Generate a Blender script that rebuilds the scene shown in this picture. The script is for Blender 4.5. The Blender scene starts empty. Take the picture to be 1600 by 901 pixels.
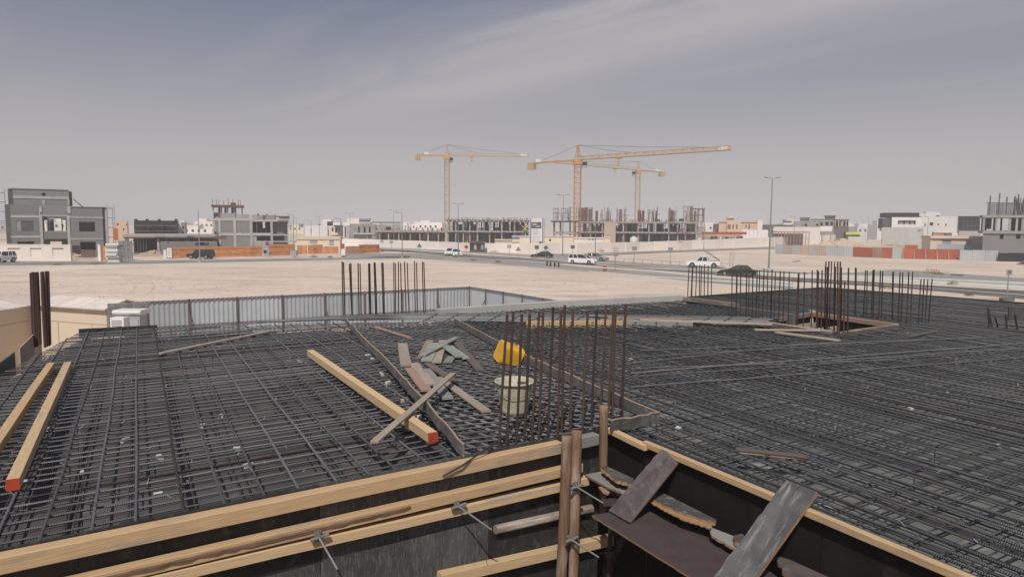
import bpy, math, random
from mathutils import Vector, Matrix, noise
R = random.Random(7)
sc = bpy.context.scene
C = sc.collection
rad = math.radians
# ---------------------------------------------------------------- camera
F = 1066.667
CAM = Vector((0, 0, 6.5))
CROT = Matrix.Rotation(rad(90 - 5.28), 3, 'X') @ Matrix.Rotation(rad(0.4), 3, 'Z')
cd = bpy.data.cameras.new('camera'); cam = bpy.data.objects.new('camera', cd); C.objects.link(cam)
cam.matrix_world = Matrix.Translation(CAM) @ CROT.to_4x4()
cd.lens = 24.0; cd.sensor_width = 36.0; cd.clip_start = 0.1; cd.clip_end = 12000
sc.camera = cam
# ---------------------------------------------------------------- sun, sky, exposure
SUN_EL, SUN_AZ = 51.0, (-0.12, -1.0)
sh = Vector((SUN_AZ[0], SUN_AZ[1], 0)).normalized() * math.cos(rad(SUN_EL))
SUND = Vector((sh.x, sh.y, math.sin(rad(SUN_EL))))
ld = bpy.data.lights.new('sun', 'SUN'); ld.energy = 3.8; ld.angle = rad(0.6); ld.color = (1.0, 0.95, 0.88)
sun = bpy.data.objects.new('sun', ld); C.objects.link(sun)
sun.rotation_euler = SUND.to_track_quat('Z', 'Y').to_euler(); sun.location = (0, 0, 60)
w = bpy.data.worlds.new('World'); sc.world = w; w.use_nodes = True
nt = w.node_tree; N = nt.nodes; L = nt.links; N.clear()
out = N.new('ShaderNodeOutputWorld'); bg = N.new('ShaderNodeBackground'); bg.inputs[1].default_value = 0.10
sky = N.new('ShaderNodeTexSky'); sky.sky_type = 'NISHITA'; sky.sun_disc = False
sky.sun_elevation = rad(SUN_EL); sky.sun_rotation = math.atan2(SUND.x, SUND.y)
sky.air_density = 1.0; sky.dust_density = 4.0; sky.ozone_density = 1.0; sky.altitude = 100
tc = N.new('ShaderNodeTexCoord'); sep = N.new('ShaderNodeSeparateXYZ'); L.new(tc.outputs['Generated'], sep.inputs[0])
mr = N.new('ShaderNodeMapRange'); L.new(sep.outputs[2], mr.inputs[0]); mr.inputs[1].default_value = 0.0; mr.inputs[2].default_value = 0.45
mr.inputs[3].default_value = 0.98; mr.inputs[4].default_value = 0.75
hz = N.new('ShaderNodeValToRGB'); L.new(sep.outputs[2], hz.inputs[0])
cr = hz.color_ramp; cr.elements[0].position = 0.0; cr.elements[0].color = (5.1, 4.83, 4.8, 1)
cr.elements[1].position = 0.5; cr.elements[1].color = (1.2, 1.5, 2.35, 1)
for p_, c_ in ((0.09, (4.6, 4.38, 4.45)), (0.19, (3.0, 3.02, 3.5)), (0.31, (1.45, 1.68, 2.5))):
    e_ = cr.elements.new(p_); e_.color = (*c_, 1)
m1 = N.new('ShaderNodeMixRGB'); L.new(mr.outputs[0], m1.inputs[0]); L.new(sky.outputs[0], m1.inputs[1]); L.new(hz.outputs[0], m1.inputs[2])
# thin high cloud: direction projected on a cloud layer, stretched noise
zc = N.new('ShaderNodeMath'); zc.operation = 'MAXIMUM'; L.new(sep.outputs[2], zc.inputs[0]); zc.inputs[1].default_value = 0.03
dv = N.new('ShaderNodeVectorMath'); dv.operation = 'DIVIDE'; L.new(tc.outputs['Generated'], dv.inputs[0])
cb = N.new('ShaderNodeCombineXYZ'); [L.new(zc.outputs[0], cb.inputs[i]) for i in range(3)]; L.new(cb.outputs[0], dv.inputs[1])
def dotn(v_):
    n_ = N.new('ShaderNodeVectorMath'); n_.operation = 'DOT_PRODUCT'; L.new(dv.outputs[0], n_.inputs[0]); n_.inputs[1].default_value = v_; return n_.outputs['Value']
mp = N.new('ShaderNodeCombineXYZ'); L.new(dotn((-.65 * .45, .76 * .45, 0)), mp.inputs[0]); L.new(dotn((.76 * 1.5, .65 * 1.5, 0)), mp.inputs[1]); mp.inputs[2].default_value = 3.7
cn = N.new('ShaderNodeTexNoise'); L.new(mp.outputs[0], cn.inputs[0]); cn.inputs['Scale'].default_value = 1.1; cn.inputs['Detail'].default_value = 9; cn.inputs['Roughness'].default_value = 0.58; cn.inputs['Distortion'].default_value = 0.5
cm = N.new('ShaderNodeMapRange'); L.new(cn.outputs[0], cm.inputs[0]); cm.inputs[1].default_value = 0.48; cm.inputs[2].default_value = 0.75; cm.inputs[3].default_value = 0; cm.inputs[4].default_value = 0.22
# the broad diagonal cirrus band: a soft strip on the cloud layer, frayed by noise
dt = N.new('ShaderNodeVectorMath'); dt.operation = 'DOT_PRODUCT'; L.new(dv.outputs[0], dt.inputs[0]); dt.inputs[1].default_value = (.76, .65, 0)
def mth(op, a, b):
    n_ = N.new('ShaderNodeMath'); n_.operation = op
    for i_, q_ in enumerate((a, b)):
        if isinstance(q_, (int, float)): n_.inputs[i_].default_value = q_
        elif q_ is not None: L.new(q_, n_.inputs[i_])
    return n_.outputs[0]
wv_ = mth('MULTIPLY', mth('SUBTRACT', cn.outputs[0], .5), .9)
g_ = mth('DIVIDE', mth('SUBTRACT', mth('ADD', dt.outputs['Value'], wv_), 2.85), .52)
band = mth('POWER', 2.718, mth('MULTIPLY', mth('MULTIPLY', g_, g_), -1.0))
fray = N.new('ShaderNodeMapRange'); L.new(cn.outputs[0], fray.inputs[0]); fray.inputs[1].default_value = .34; fray.inputs[2].default_value = .66; fray.inputs[3].default_value = .42; fray.inputs[4].default_value = 1
tail = N.new('ShaderNodeMapRange'); L.new(dotn((1, 0, 0)), tail.inputs[0]); tail.inputs[1].default_value = -2.6; tail.inputs[2].default_value = -.2
bnd = mth('MULTIPLY', mth('MULTIPLY', band, fray.outputs[0]), tail.outputs[0])
gb_ = mth('DIVIDE', mth('SUBTRACT', dt.outputs['Value'], 3.2), 1.15)
soft = mth('MULTIPLY', mth('MULTIPLY', mth('POWER', 2.718, mth('MULTIPLY', mth('MULTIPLY', gb_, gb_), -1.0)), tail.outputs[0]), .38)
tot = mth('MINIMUM', mth('ADD', mth('ADD', bnd, soft), cm.outputs[0]), .92)
m2 = N.new('ShaderNodeMixRGB'); L.new(tot, m2.inputs[0]); L.new(m1.outputs[0], m2.inputs[1]); m2.inputs[2].default_value = (4.5, 4.3, 4.5, 1)
L.new(m2.outputs[0], bg.inputs[0]); L.new(bg.outputs[0], out.inputs[0])
sc.view_settings.view_transform = 'Standard'; sc.view_settings.look = 'None'; sc.view_settings.exposure = 0.0; sc.view_settings.gamma = 1
# ---------------------------------------------------------------- pixel -> place (photograph 1600x901)
def ray(px, py):
    return CROT @ Vector(((px - 800) / F, -(py - 450.5) / F, -1.0))
def G(px, py, z=0.0):
    d = ray(px, py); return CAM + d * ((z - CAM.z) / d.z)
def PY(px, py, Y):
    d = ray(px, py); return CAM + d * (Y / d.y)
def PL(px, py, p, n):
    d = ray(px, py); return CAM + d * ((p - CAM).dot(n) / d.dot(n))
# ---------------------------------------------------------------- mesh builder
UP = Vector((0, 0, 1))
class MB:
    def __init__(s): s.v = []; s.f = []; s.uv = []; s.mi = []; s.o = (R.random() * 50, R.random() * 50)
    def face(s, ids, uvs, mi=0):
        s.f.append(ids); s.uv.append(uvs); s.mi.append(mi)
    def sweep(s, path, prof, up=UP, mi=0, cap=1, scales=None, closed=True):
        path = [Vector(p) for p in path]; n = len(prof); b = len(s.v); ou, ov = R.random() * 40, R.random() * 40
        per = [0.0]
        for i in range(n):
            a, c = prof[i], prof[(i + 1) % n]; per.append(per[-1] + math.hypot(a[0] - c[0], a[1] - c[1]))
        ln = 0.0; lens = []; vf = up if abs((path[1] - path[0]).normalized().dot(up)) < .9 and abs((path[-1] - path[-2]).normalized().dot(up)) < .995 else (Vector((0, 1, 0)) if abs(up.z) > .9 else Vector((.1, .2, 1)))
        for k, p in enumerate(path):
            t = (path[min(k + 1, len(path) - 1)] - path[max(k - 1, 0)]).normalized()
            u0 = vf
            sd = t.cross(u0).normalized(); uu = sd.cross(t)
            q = scales[k] if scales else 1.0
            for a in prof: s.v.append(p + sd * a[0] * q + uu * a[1] * q)
            if k: ln += (p - path[k - 1]).length
            lens.append(ln)
        m = n if closed else n - 1
        for k in range(len(path) - 1):
            for i in range(m):
                j = (i + 1) % n; a = b + k * n
                s.face((a + i, a + j, a + n + j, a + n + i), ((ou + lens[k], ov + per[i]), (ou + lens[k], ov + per[i + 1]), (ou + lens[k + 1], ov + per[i + 1]), (ou + lens[k + 1], ov + per[i])), mi)
        if cap:
            e = b + (len(path) - 1) * n
            s.face(tuple(range(b + n - 1, b - 1, -1)), tuple((ou + 9 + prof[i][0] * .1, ov + prof[i][1]) for i in range(n - 1, -1, -1)), mi if cap == 1 else cap - 1)
            s.face(tuple(range(e, e + n)), tuple((ou + 7 + prof[i][0] * .1, ov + prof[i][1]) for i in range(n)), mi if cap == 1 else cap - 1)
        return s
    def tube(s, path, r, n=6, mi=0, cap=1, scales=None):
        return s.sweep(path, [(r * math.cos(2 * math.pi * i / n), r * math.sin(2 * math.pi * i / n)) for i in range(n)], mi=mi, cap=cap, scales=scales)
    def beam(s, p0, p1, wd, ht, up=UP, ch=0.0, mi=0, cap=1, seg=1, warp=0.0):
        a, b = wd / 2, ht / 2
        pr = [(-a, -b), (a, -b), (a, b), (-a, b)] if ch == 0 else [(-a + ch, -b), (a - ch, -b), (a, -b + ch), (a, b - ch), (a - ch, b), (-a + ch, b), (-a, b - ch), (-a, -b + ch)]
        p0 = Vector(p0); p1 = Vector(p1)
        path = [p0.lerp(p1, i / seg) + (Vector((R.uniform(-1, 1), R.uniform(-1, 1), R.uniform(-1, 1) * .6)) * warp if 0 < i < seg else Vector()) for i in range(seg + 1)]
        return s.sweep(path, pr, up=up, mi=mi, cap=cap)
    def box(s, x0, x1, y0, y1, z0, z1, mi=0):
        b = len(s.v); ou, ov = s.o
        for x, y, z in ((x0, y0, z0), (x1, y0, z0), (x1, y1, z0), (x0, y1, z0), (x0, y0, z1), (x1, y0, z1), (x1, y1, z1), (x0, y1, z1)): s.v.append(Vector((x, y, z)))
        for q, ax in (((0, 3, 2, 1), 2), ((4, 5, 6, 7), 2), ((0, 1, 5, 4), 1), ((2, 3, 7, 6), 1), ((1, 2, 6, 5), 0), ((3, 0, 4, 7), 0)):
            us = []
            for i in q:
                p = s.v[b + i]; us.append((ou + (p.y if ax == 0 else p.x), ov + (p.y if ax == 2 else p.z)))
            s.face(tuple(b + i for i in q), tuple(us), mi)
        return s
    def prism(s, top, thick, mi=0, side=0, n=None):
        top = [Vector(p) for p in top]; k = len(top); b = len(s.v); ou, ov = s.o
        if n is None:
            n = Vector()
            for i in range(k): n += top[i].cross(top[(i + 1) % k])
            n.normalize()
            if n.z < 0: n = -n
        e1 = (top[1] - top[0]).normalized(); e2 = n.cross(e1)
        for p in top: s.v.append(p)
        for p in top: s.v.append(p - n * thick)
        uv = [(ou + p.dot(e1), ov + p.dot(e2)) for p in top]
        s.face(tuple(range(b, b + k)), tuple(uv), mi); s.face(tuple(range(b + 2 * k - 1, b + k - 1, -1)), tuple(reversed(uv)), mi)
        for i in range(k):
            j = (i + 1) % k; l = (top[j] - top[i]).length
            s.face((b + j, b + i, b + k + i, b + k + j), ((ou + l, ov), (ou, ov), (ou, ov + thick), (ou + l, ov + thick)), side)
        return s
    def build(s, name, m, parent=None, smooth=False, origin=None):
        me = bpy.data.meshes.new(name)
        if parent is not None:
            T = PM[parent.name].inverted(); X_ = XF.get(parent.name); T = T @ X_ if X_ else T; vs = [T @ v for v in s.v]; loc = None
        else:
            if origin is None:
                xs = [v.x for v in s.v]; ys = [v.y for v in s.v]; zs = [v.z for v in s.v]
                origin = Vector(((min(xs) + max(xs)) / 2, (min(ys) + max(ys)) / 2, min(zs)))
            loc = Vector(origin); vs = [v - loc for v in s.v]
        me.from_pydata([tuple(v) for v in vs], [], s.f)
        ul = me.uv_layers.new(name='UVMap'); i = 0; flat = []
        for u in s.uv:
            for a in u: flat.extend(a)
        ul.data.foreach_set('uv', flat)
        for mm in (m if isinstance(m, (list, tuple)) else [m]): me.materials.append(mm)
        me.polygons.foreach_set('material_index', s.mi)
        if smooth: me.polygons.foreach_set('use_smooth', [True] * len(s.f))
        me.update()
        o = bpy.data.objects.new(name, me); C.objects.link(o)
        if parent is not None:
            o.parent = parent
            PM[o.name] = PM[parent.name]
            if parent.name in XF: XF[o.name] = XF[parent.name]
        else: o.location = loc; PM[o.name] = Matrix.Translation(loc)
        return o
PM = {}; XF = {}
def tag(o, label=None, cat=None, group=None, kind=None):
    if label: o['label'] = label
    if cat: o['category'] = cat
    if group: o['group'] = group
    if kind: o['kind'] = kind
    return o
def thing(name, label, cat, loc=(0, 0, 0), rotz=0.0, group=None):
    o = bpy.data.objects.new(name, None); C.objects.link(o); o.location = loc; o.rotation_euler = (0, 0, rotz)
    o.empty_display_size = 0.2
    PM[o.name] = Matrix.Translation(Vector(loc)) @ Matrix.Rotation(rotz, 4, 'Z')
    return tag(o, label, cat, group)
def copy_tree(o, loc=None, rotz=None, label=None, parent=None):
    c = o.copy(); C.objects.link(c)
    if parent: c.parent = parent
    else:
        if loc is not None: c.location = loc
        if rotz is not None: c.rotation_euler = (0, 0, rotz)
        PM[c.name] = Matrix.Translation(c.location) @ Matrix.Rotation(c.rotation_euler[2], 4, 'Z')
    if label: c['label'] = label
    for ch in list(o.children): copy_tree(ch, parent=c)
    return c
# ---------------------------------------------------------------- materials
def mat(name, col, rough=0.85, metal=0.0, col2=None, sc1=3.0, lo=0.35, hi=0.65, stretch=(1, 1, 1), coord='Object', bump=0.0, bsc=30.0, spec=0.3, sc2=None, col3=None, lo2=.55, hi2=.7, st2=(1, 1, 1), detail=6, bdist=0.01):
    m = bpy.data.materials.new(name); m.use_nodes = True; t = m.node_tree; n = t.nodes; l = t.links
    b = n['Principled BSDF']; b.inputs['Roughness'].default_value = rough; b.inputs['Metallic'].default_value = metal
    b.inputs['Specular IOR Level'].default_value = spec; b.inputs['Base Color'].default_value = (*col, 1)
    m.diffuse_color = (*col, 1)
    if col2 or bump:
        tcn = n.new('ShaderNodeTexCoord'); mpn = n.new('ShaderNodeMapping'); l.new(tcn.outputs[coord], mpn.inputs[0]); mpn.inputs['Scale'].default_value = stretch
        oi = n.new('ShaderNodeObjectInfo'); ml = n.new('ShaderNodeMath'); ml.operation = 'MULTIPLY'; l.new(oi.outputs['Random'], ml.inputs[0]); ml.inputs[1].default_value = 37.0
        cbn = n.new('ShaderNodeCombineXYZ'); [l.new(ml.outputs[0], cbn.inputs[i]) for i in range(3)]
        if coord != 'UV': l.new(cbn.outputs[0], mpn.inputs['Location'])
    if col2:
        t1 = n.new('ShaderNodeTexNoise'); l.new(mpn.outputs[0], t1.inputs[0]); t1.inputs['Scale'].default_value = sc1; t1.inputs['Detail'].default_value = detail; t1.inputs['Roughness'].default_value = 0.62
        r1 = n.new('ShaderNodeMapRange'); l.new(t1.outputs[0], r1.inputs[0]); r1.inputs[1].default_value = lo; r1.inputs[2].default_value = hi
        x1 = n.new('ShaderNodeMixRGB'); l.new(r1.outputs[0], x1.inputs[0]); x1.inputs[1].default_value = (*col, 1); x1.inputs[2].default_value = (*col2, 1)
        last = x1
        if col3:
            mp2 = n.new('ShaderNodeMapping'); l.new(mpn.outputs[0], mp2.inputs[0]); mp2.inputs['Scale'].default_value = st2
            t2 = n.new('ShaderNodeTexNoise'); l.new(mp2.outputs[0], t2.inputs[0]); t2.inputs['Scale'].default_value = sc2; t2.inputs['Detail'].default_value = 7; t2.inputs['Roughness'].default_value = 0.65
            r2 = n.new('ShaderNodeMapRange'); l.new(t2.outputs[0], r2.inputs[0]); r2.inputs[1].default_value = lo2; r2.inputs[2].default_value = hi2
            x2 = n.new('ShaderNodeMixRGB'); l.new(r2.outputs[0], x2.inputs[0]); l.new(x1.outputs[0], x2.inputs[1]); x2.inputs[2].default_value = (*col3, 1); last = x2
        # a little tone difference from piece to piece
        hv = n.new('ShaderNodeHueSaturation'); l.new(last.outputs[0], hv.inputs['Color'])
        rv = n.new('ShaderNodeMapRange'); l.new(oi.outputs['Random'], rv.inputs[0]); rv.inputs[3].default_value = 0.87; rv.inputs[4].default_value = 1.12
        l.new(rv.outputs[0], hv.inputs['Value']); l.new(hv.outputs[0], b.inputs['Base Color'])
    if bump:
        t3 = n.new('ShaderNodeTexNoise'); l.new(mpn.outputs[0], t3.inputs[0]); t3.inputs['Scale'].default_value = bsc; t3.inputs['Detail'].default_value = 5
        bm = n.new('ShaderNodeBump'); bm.inputs['Strength'].default_value = bump; bm.inputs['Distance'].default_value = bdist
        l.new(t3.outputs[0], bm.inputs['Height']); l.new(bm.outputs[0], b.inputs['Normal'])
    return m
def wood(name, c1, c2, c3, rough=0.8, lo2=.55, hi2=.75, bump=.5):
    return mat(name, c1, rough, col2=c2, sc1=6, lo=.35, hi=.68, stretch=(0.6, 14, 1), coord='UV', bump=bump, bsc=8, col3=c3, sc2=1.3, st2=(1.2, .25, 1), lo2=lo2, hi2=hi2, spec=.2, bdist=.004)
def rebar_mat(name, c1, c2, c3, ribs=True, rough=.55, metal=.35):
    m = mat(name, c1, rough, metal, col2=c2, sc1=2.0, lo=.35, hi=.65, stretch=(1, 8, 1), coord='UV', col3=c3, sc2=.7, lo2=.56, hi2=.72, spec=.5)
    for q_ in m.node_tree.nodes:
        if q_.type == 'MAP_RANGE' and abs(q_.inputs[3].default_value - .87) < .001: q_.inputs[3].default_value = .62; q_.inputs[4].default_value = 1.3
    if ribs:
        t = m.node_tree; n = t.nodes; l = t.links; u = n.new('ShaderNodeUVMap'); wv = n.new('ShaderNodeTexWave'); mm = n.new('ShaderNodeMapping')
        l.new(u.outputs[0], mm.inputs[0]); mm.inputs['Scale'].default_value = (1, 0.55, 1); l.new(mm.outputs[0], wv.inputs[0]); wv.inputs['Scale'].default_value = 22
        b = n.new('ShaderNodeBump'); b.inputs['Strength'].default_value = .8; b.inputs['Distance'].default_value = .004
        l.new(wv.outputs[0], b.inputs['Height']); l.new(b.outputs[0], n['Principled BSDF'].inputs['Normal'])
    return m
M = {}
M['sand'] = mat('sand', (.525, .425, .345), .95, col2=(.615, .51, .42), sc1=.045, lo=.38, hi=.62, coord='Object', bump=.9, bsc=1.1, col3=(.43, .345, .285), sc2=.075, lo2=.5, hi2=.66, detail=14, bdist=.28, st2=(1, 2.6, 1))  # mottled sand; stretched darker streaks also paint the shade of low undulations
M['track'] = mat('packed_sand', (.47, .375, .30), .95, col2=(.53, .43, .35), sc1=.4, bump=.5, bsc=3, bdist=.05)
M['asphalt'] = mat('asphalt', (.075, .073, .072), .9, col2=(.10, .095, .092), sc1=.15, col3=(.16, .14, .12), sc2=.1, lo2=.55, hi2=.75, bump=.2, bsc=20)
M['asphalt_old'] = mat('dusty_asphalt', (.225, .215, .205), .92, col2=(.28, .262, .245), sc1=.12, col3=(.36, .32, .275), sc2=.07, lo2=.52, hi2=.72)
M['kerb'] = mat('kerb_concrete', (.47, .50, .45), .9, col2=(.52, .52, .47), sc1=.3)
M['line'] = mat('road_paint', (.62, .62, .6), .8, col2=(.5, .48, .46), sc1=2)
M['conc'] = mat('grey_concrete', (.27, .255, .245), .9, col2=(.34, .325, .31), sc1=.5, col3=(.21, .20, .19), sc2=.35, bump=.3, bsc=6)
M['conc_l'] = mat('pale_concrete', (.37, .36, .345), .9, col2=(.43, .42, .40), sc1=.8, col3=(.30, .285, .27), sc2=1.2, bump=.3, bsc=10)
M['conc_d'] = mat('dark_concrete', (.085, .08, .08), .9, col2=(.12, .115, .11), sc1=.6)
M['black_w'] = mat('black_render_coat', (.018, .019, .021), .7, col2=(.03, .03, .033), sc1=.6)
M['white_w'] = mat('white_render', (.63, .61, .59), .85, col2=(.69, .67, .65), sc1=.3)
M['beige_w'] = mat('beige_render', (.66, .55, .43), .85, col2=(.70, .59, .465), sc1=.3)
M['peach_w'] = mat('peach_render', (.52, .37, .275), .85, col2=(.57, .41, .31), sc1=.3)
M['pink_w'] = mat('pinkish_white_wall', (.70, .635, .59), .88, col2=(.74, .68, .63), sc1=.4)
M['glass'] = mat('dark_window_glass', (.02, .023, .027), .15, spec=.6)
M['shutter'] = mat('grey_shutter', (.30, .32, .34), .5, col2=(.35, .36, .38), sc1=2)
M['red_f'] = mat('red_brown_formwork', (.16, .075, .058), .8, col2=(.12, .065, .052), sc1=.8)
M['rust_p'] = mat('rust_painted_scaffold', (.22, .13, .10), .7, col2=(.13, .09, .08), sc1=1.5)
M['steel_g'] = mat('galvanised_steel', (.28, .28, .28), .45, .5, col2=(.34, .34, .33), sc1=2)
M['pole'] = mat('grey_lamp_pole', (.25, .26, .26), .5, .3)
M['crane_y'] = mat('crane_yellow_paint', (.53, .27, .075), .55, col2=(.44, .25, .09), sc1=.5)
M['crane_p'] = mat('faded_crane_yellow', (.52, .37, .22), .6, col2=(.46, .33, .2), sc1=.5)
M['cable'] = mat('steel_cable', (.10, .10, .10), .6, .3)
M['hoard'] = mat('orange_plywood_hoarding', (.46, .185, .065), .8, col2=(.55, .26, .11), sc1=.5, stretch=(1, 1, 3), col3=(.26, .11, .05), sc2=.8, lo2=.52, hi2=.66)
M['hoard_r'] = mat('red_corrugated_sheet', (.40, .105, .052), .6, col2=(.35, .09, .05), sc1=.4)
M['hoard_g'] = mat('grey_corrugated_sheet', (.42, .44, .45), .55, .2, col2=(.48, .50, .50), sc1=.4)
M['hoard_t'] = mat('tan_sheet', (.40, .32, .26), .7, col2=(.46, .37, .3), sc1=.4)
M['hoard_b'] = mat('brown_sheet', (.30, .19, .14), .7, col2=(.38, .26, .2), sc1=.8)
M['fence'] = mat('grey_corrugated_fence', (.335, .365, .395), .6, .1, col2=(.38, .405, .43), sc1=.7)
M['fence_d'] = mat('rusty_fence_frame', (.13, .085, .07), .7, .2, col2=(.09, .08, .08), sc1=2)
M['block'] = mat('concrete_block', (.17, .17, .17), .9, col2=(.23, .225, .22), sc1=5, bump=.4, bsc=30)
M['mesh_bk'] = mat('black_shade_net', (.02, .021, .022), .9)
M['blue'] = mat('blue_sign', (.06, .09, .28), .5)
M['red'] = mat('red_paint', (.34, .055, .045), .5)
M['yellow'] = mat('yellow_paint', (.6, .5, .05), .5)
M['green'] = mat('green_print', (.07, .16, .09), .6)
M['grn_tank'] = mat('yellow_green_tank', (.42, .50, .05), .5)
M['white_p'] = mat('white_car_paint', (.78, .78, .78), .25, spec=.6)
M['black_p'] = mat('black_car_paint', (.012, .012, .014), .25, spec=.6)
M['silver_p'] = mat('silver_car_paint', (.36, .37, .38), .3, .4, spec=.6)
M['tyre'] = mat('tyre_rubber', (.02, .02, .02), .85)
M['rim'] = mat('wheel_rim', (.4, .4, .42), .3, .7)
M['lamp'] = mat('lamp_lens', (.6, .55, .5), .2)
M['tail'] = mat('tail_light', (.35, .03, .02), .3)
M['plast'] = mat('dark_plastic', (.03, .03, .03), .6)
M['bush'] = mat('dry_olive_leaves', (.15, .135, .04), .9, col2=(.21, .17, .06), sc1=3)
M['bush_g'] = mat('green_leaves', (.07, .12, .035), .9, col2=(.10, .15, .05), sc1=3)
M['twig'] = mat('twig', (.13, .09, .06), .9)
M['rubble'] = mat('rubble', (.46, .355, .27), .95, col2=(.38, .29, .22), sc1=.8, bump=.6, bsc=3, bdist=.1)
# foreground
M['bar'] = rebar_mat('dark_rebar_steel', (.095, .096, .10), (.138, .139, .145), (.13, .092, .072), metal=.15, rough=.5)
M['bar_s'] = rebar_mat('smooth_grey_rebar', (.17, .172, .18), (.21, .212, .22), (.17, .145, .125), metal=.15)
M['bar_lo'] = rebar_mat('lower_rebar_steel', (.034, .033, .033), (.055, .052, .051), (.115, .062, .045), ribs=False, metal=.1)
M['bar_r'] = rebar_mat('rusty_starter_bar', (.085, .042, .032), (.055, .032, .027), (.13, .065, .045), metal=.1, rough=.8)
M['bar_r2'] = rebar_mat('dark_rusty_bar', (.05, .036, .033), (.033, .028, .027), (.09, .05, .038), metal=.1, rough=.8, ribs=False)
M['ply_dk'] = mat('wet_brown_plywood', (.056, .050, .049), .7, col2=(.086, .078, .076), sc1=.9, col3=(.15, .14, .135), sc2=2.2, lo2=.56, hi2=.75, bump=.25, bsc=18, spec=.3)
M['ply_gr'] = mat('grey_green_plywood', (.105, .108, .103), .75, col2=(.155, .158, .15), sc1=1.1, col3=(.26, .265, .25), sc2=2.2, lo2=.57, hi2=.72, bump=.25, bsc=18, spec=.2)
M['film'] = mat('black_film_faced_plywood', (.018, .0175, .018), .6, col2=(.04, .038, .037), sc1=1.6, lo=.38, hi=.68, stretch=(1.5, 1.5, 1.2), col3=(.085, .08, .077), sc2=5, lo2=.53, hi2=.72, st2=(2, 2, 1.6), bump=.3, bsc=14)
M['film_w'] = mat('worn_grey_film_plywood', (.045, .044, .043), .7, col2=(.08, .077, .075), sc1=2, lo=.38, hi=.62, stretch=(2, 2, 1.0), col3=(.16, .155, .15), sc2=14, lo2=.5, hi2=.70, st2=(3, 3, .7), bump=.3, bsc=14)
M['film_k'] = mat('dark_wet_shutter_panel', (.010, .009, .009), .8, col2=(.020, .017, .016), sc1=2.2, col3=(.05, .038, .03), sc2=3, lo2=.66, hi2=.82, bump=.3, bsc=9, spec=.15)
M['ply_pur'] = mat('purple_brown_plywood', (.075, .061, .06), .65, col2=(.105, .088, .087), sc1=5, stretch=(2, 1, 2), col3=(.19, .172, .168), sc2=9, lo2=.54, hi2=.76, bump=.4, bsc=40)
M['ply_red'] = mat('brown_film_with_red_print', (.048, .040, .038), .6, col2=(.068, .058, .055), sc1=5, col3=(.092, .032, .034), sc2=20, lo2=.52, hi2=.66, st2=(3, .7, 1), bump=.25, bsc=25)
M['ply_scr'] = mat('scratched_grey_plywood', (.048, .048, .05), .65, col2=(.095, .095, .095), sc1=5, coord='UV', col3=(.23, .23, .225), sc2=6, lo2=.52, hi2=.74, st2=(5, .7, 1), bump=.5, bsc=30)
M['torn'] = wood('torn_plywood_edge', (.38, .23, .125), (.27, .155, .085), (.18, .11, .07), lo2=.5, hi2=.7, bump=.9)
M['new'] = wood('fresh_pine', (.58, .42, .25), (.49, .335, .19), (.37, .31, .245), lo2=.57, hi2=.68, bump=.7)
M['new2'] = wood('orange_pine', (.53, .37, .215), (.42, .275, .15), (.32, .26, .20), lo2=.56, hi2=.66, bump=.8)
M['used'] = wood('weathered_board', (.36, .295, .24), (.28, .225, .18), (.42, .37, .31))
M['grey_b'] = wood('grey_board', (.25, .245, .23), (.18, .175, .165), (.33, .32, .30))
M['brn_b'] = wood('dark_brown_board', (.13, .105, .09), (.09, .075, .068), (.18, .15, .13))
M['grn_b'] = wood('pale_green_board', (.27, .295, .255), (.22, .245, .215), (.34, .33, .28))
M['redbr'] = wood('reddish_stick', (.33, .225, .17), (.25, .17, .13), (.38, .29, .23))
M['round'] = wood('old_round_pole', (.25, .15, .095), (.085, .055, .04), (.34, .255, .195), lo2=.5, hi2=.62, bump=1.0)
M['oldt'] = wood('old_timber', (.27, .205, .165), (.11, .085, .07), (.40, .35, .30), lo2=.5, hi2=.62, bump=1.0)
M['redend'] = mat('red_painted_end', (.42, .055, .025), .7, col2=(.33, .045, .02), sc1=20)
M['nail'] = mat('clamp_steel', (.16, .155, .15), .6, .4, col2=(.24, .23, .22), sc1=12, bump=.3, bsc=40)
M['yel_pl'] = mat('yellow_plastic', (.64, .36, .03), .4, col2=(.60, .32, .03), sc1=3, col3=(.45, .27, .07), sc2=9, lo2=.66, hi2=.8)
M['bucket'] = mat('mortar_stained_plastic', (.31, .295, .20), .75, col2=(.40, .38, .28), sc1=4, col3=(.52, .50, .43), sc2=9, lo2=.5, hi2=.64, bump=.5, bsc=30)
M['spacer'] = mat('concrete_spacer', (.50, .50, .48), .9, col2=(.4, .4, .38), sc1=20)
M['deckc'] = mat('column_and_shade_slab_concrete', (.25, .24, .23), .9, col2=(.3, .29, .28), sc1=1)  # shared by the columns and the unseen slab added for shade
M['div'] = mat('grey_stained_divider', (.10, .094, .09), .8, col2=(.16, .152, .145), sc1=3, coord='UV', col3=(.27, .26, .25), sc2=9, lo2=.52, hi2=.7, bump=.3, bsc=20)
M['div_e'] = wood('divider_edge', (.36, .27, .20), (.27, .20, .15), (.20, .15, .12))
M['bar_k'] = rebar_mat('backlit_tone_rebar_steel', (.052, .053, .056), (.085, .086, .09), (.10, .068, .054), metal=.2, rough=.45)  # darker copy of the bar steel, backlit look put into the colour
M['film_g'] = mat('scratched_black_board', (.05, .048, .046), .75, col2=(.09, .087, .083), sc1=3, coord='UV', col3=(.24, .235, .22), sc2=14, lo2=.56, hi2=.72, bump=.3, bsc=20)
M['roof_w'] = mat('dusty_white_roof_sheet', (.56, .50, .445), .8, col2=(.62, .56, .505), sc1=1.2, col3=(.46, .40, .34), sc2=2, lo2=.55, hi2=.75)
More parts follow.
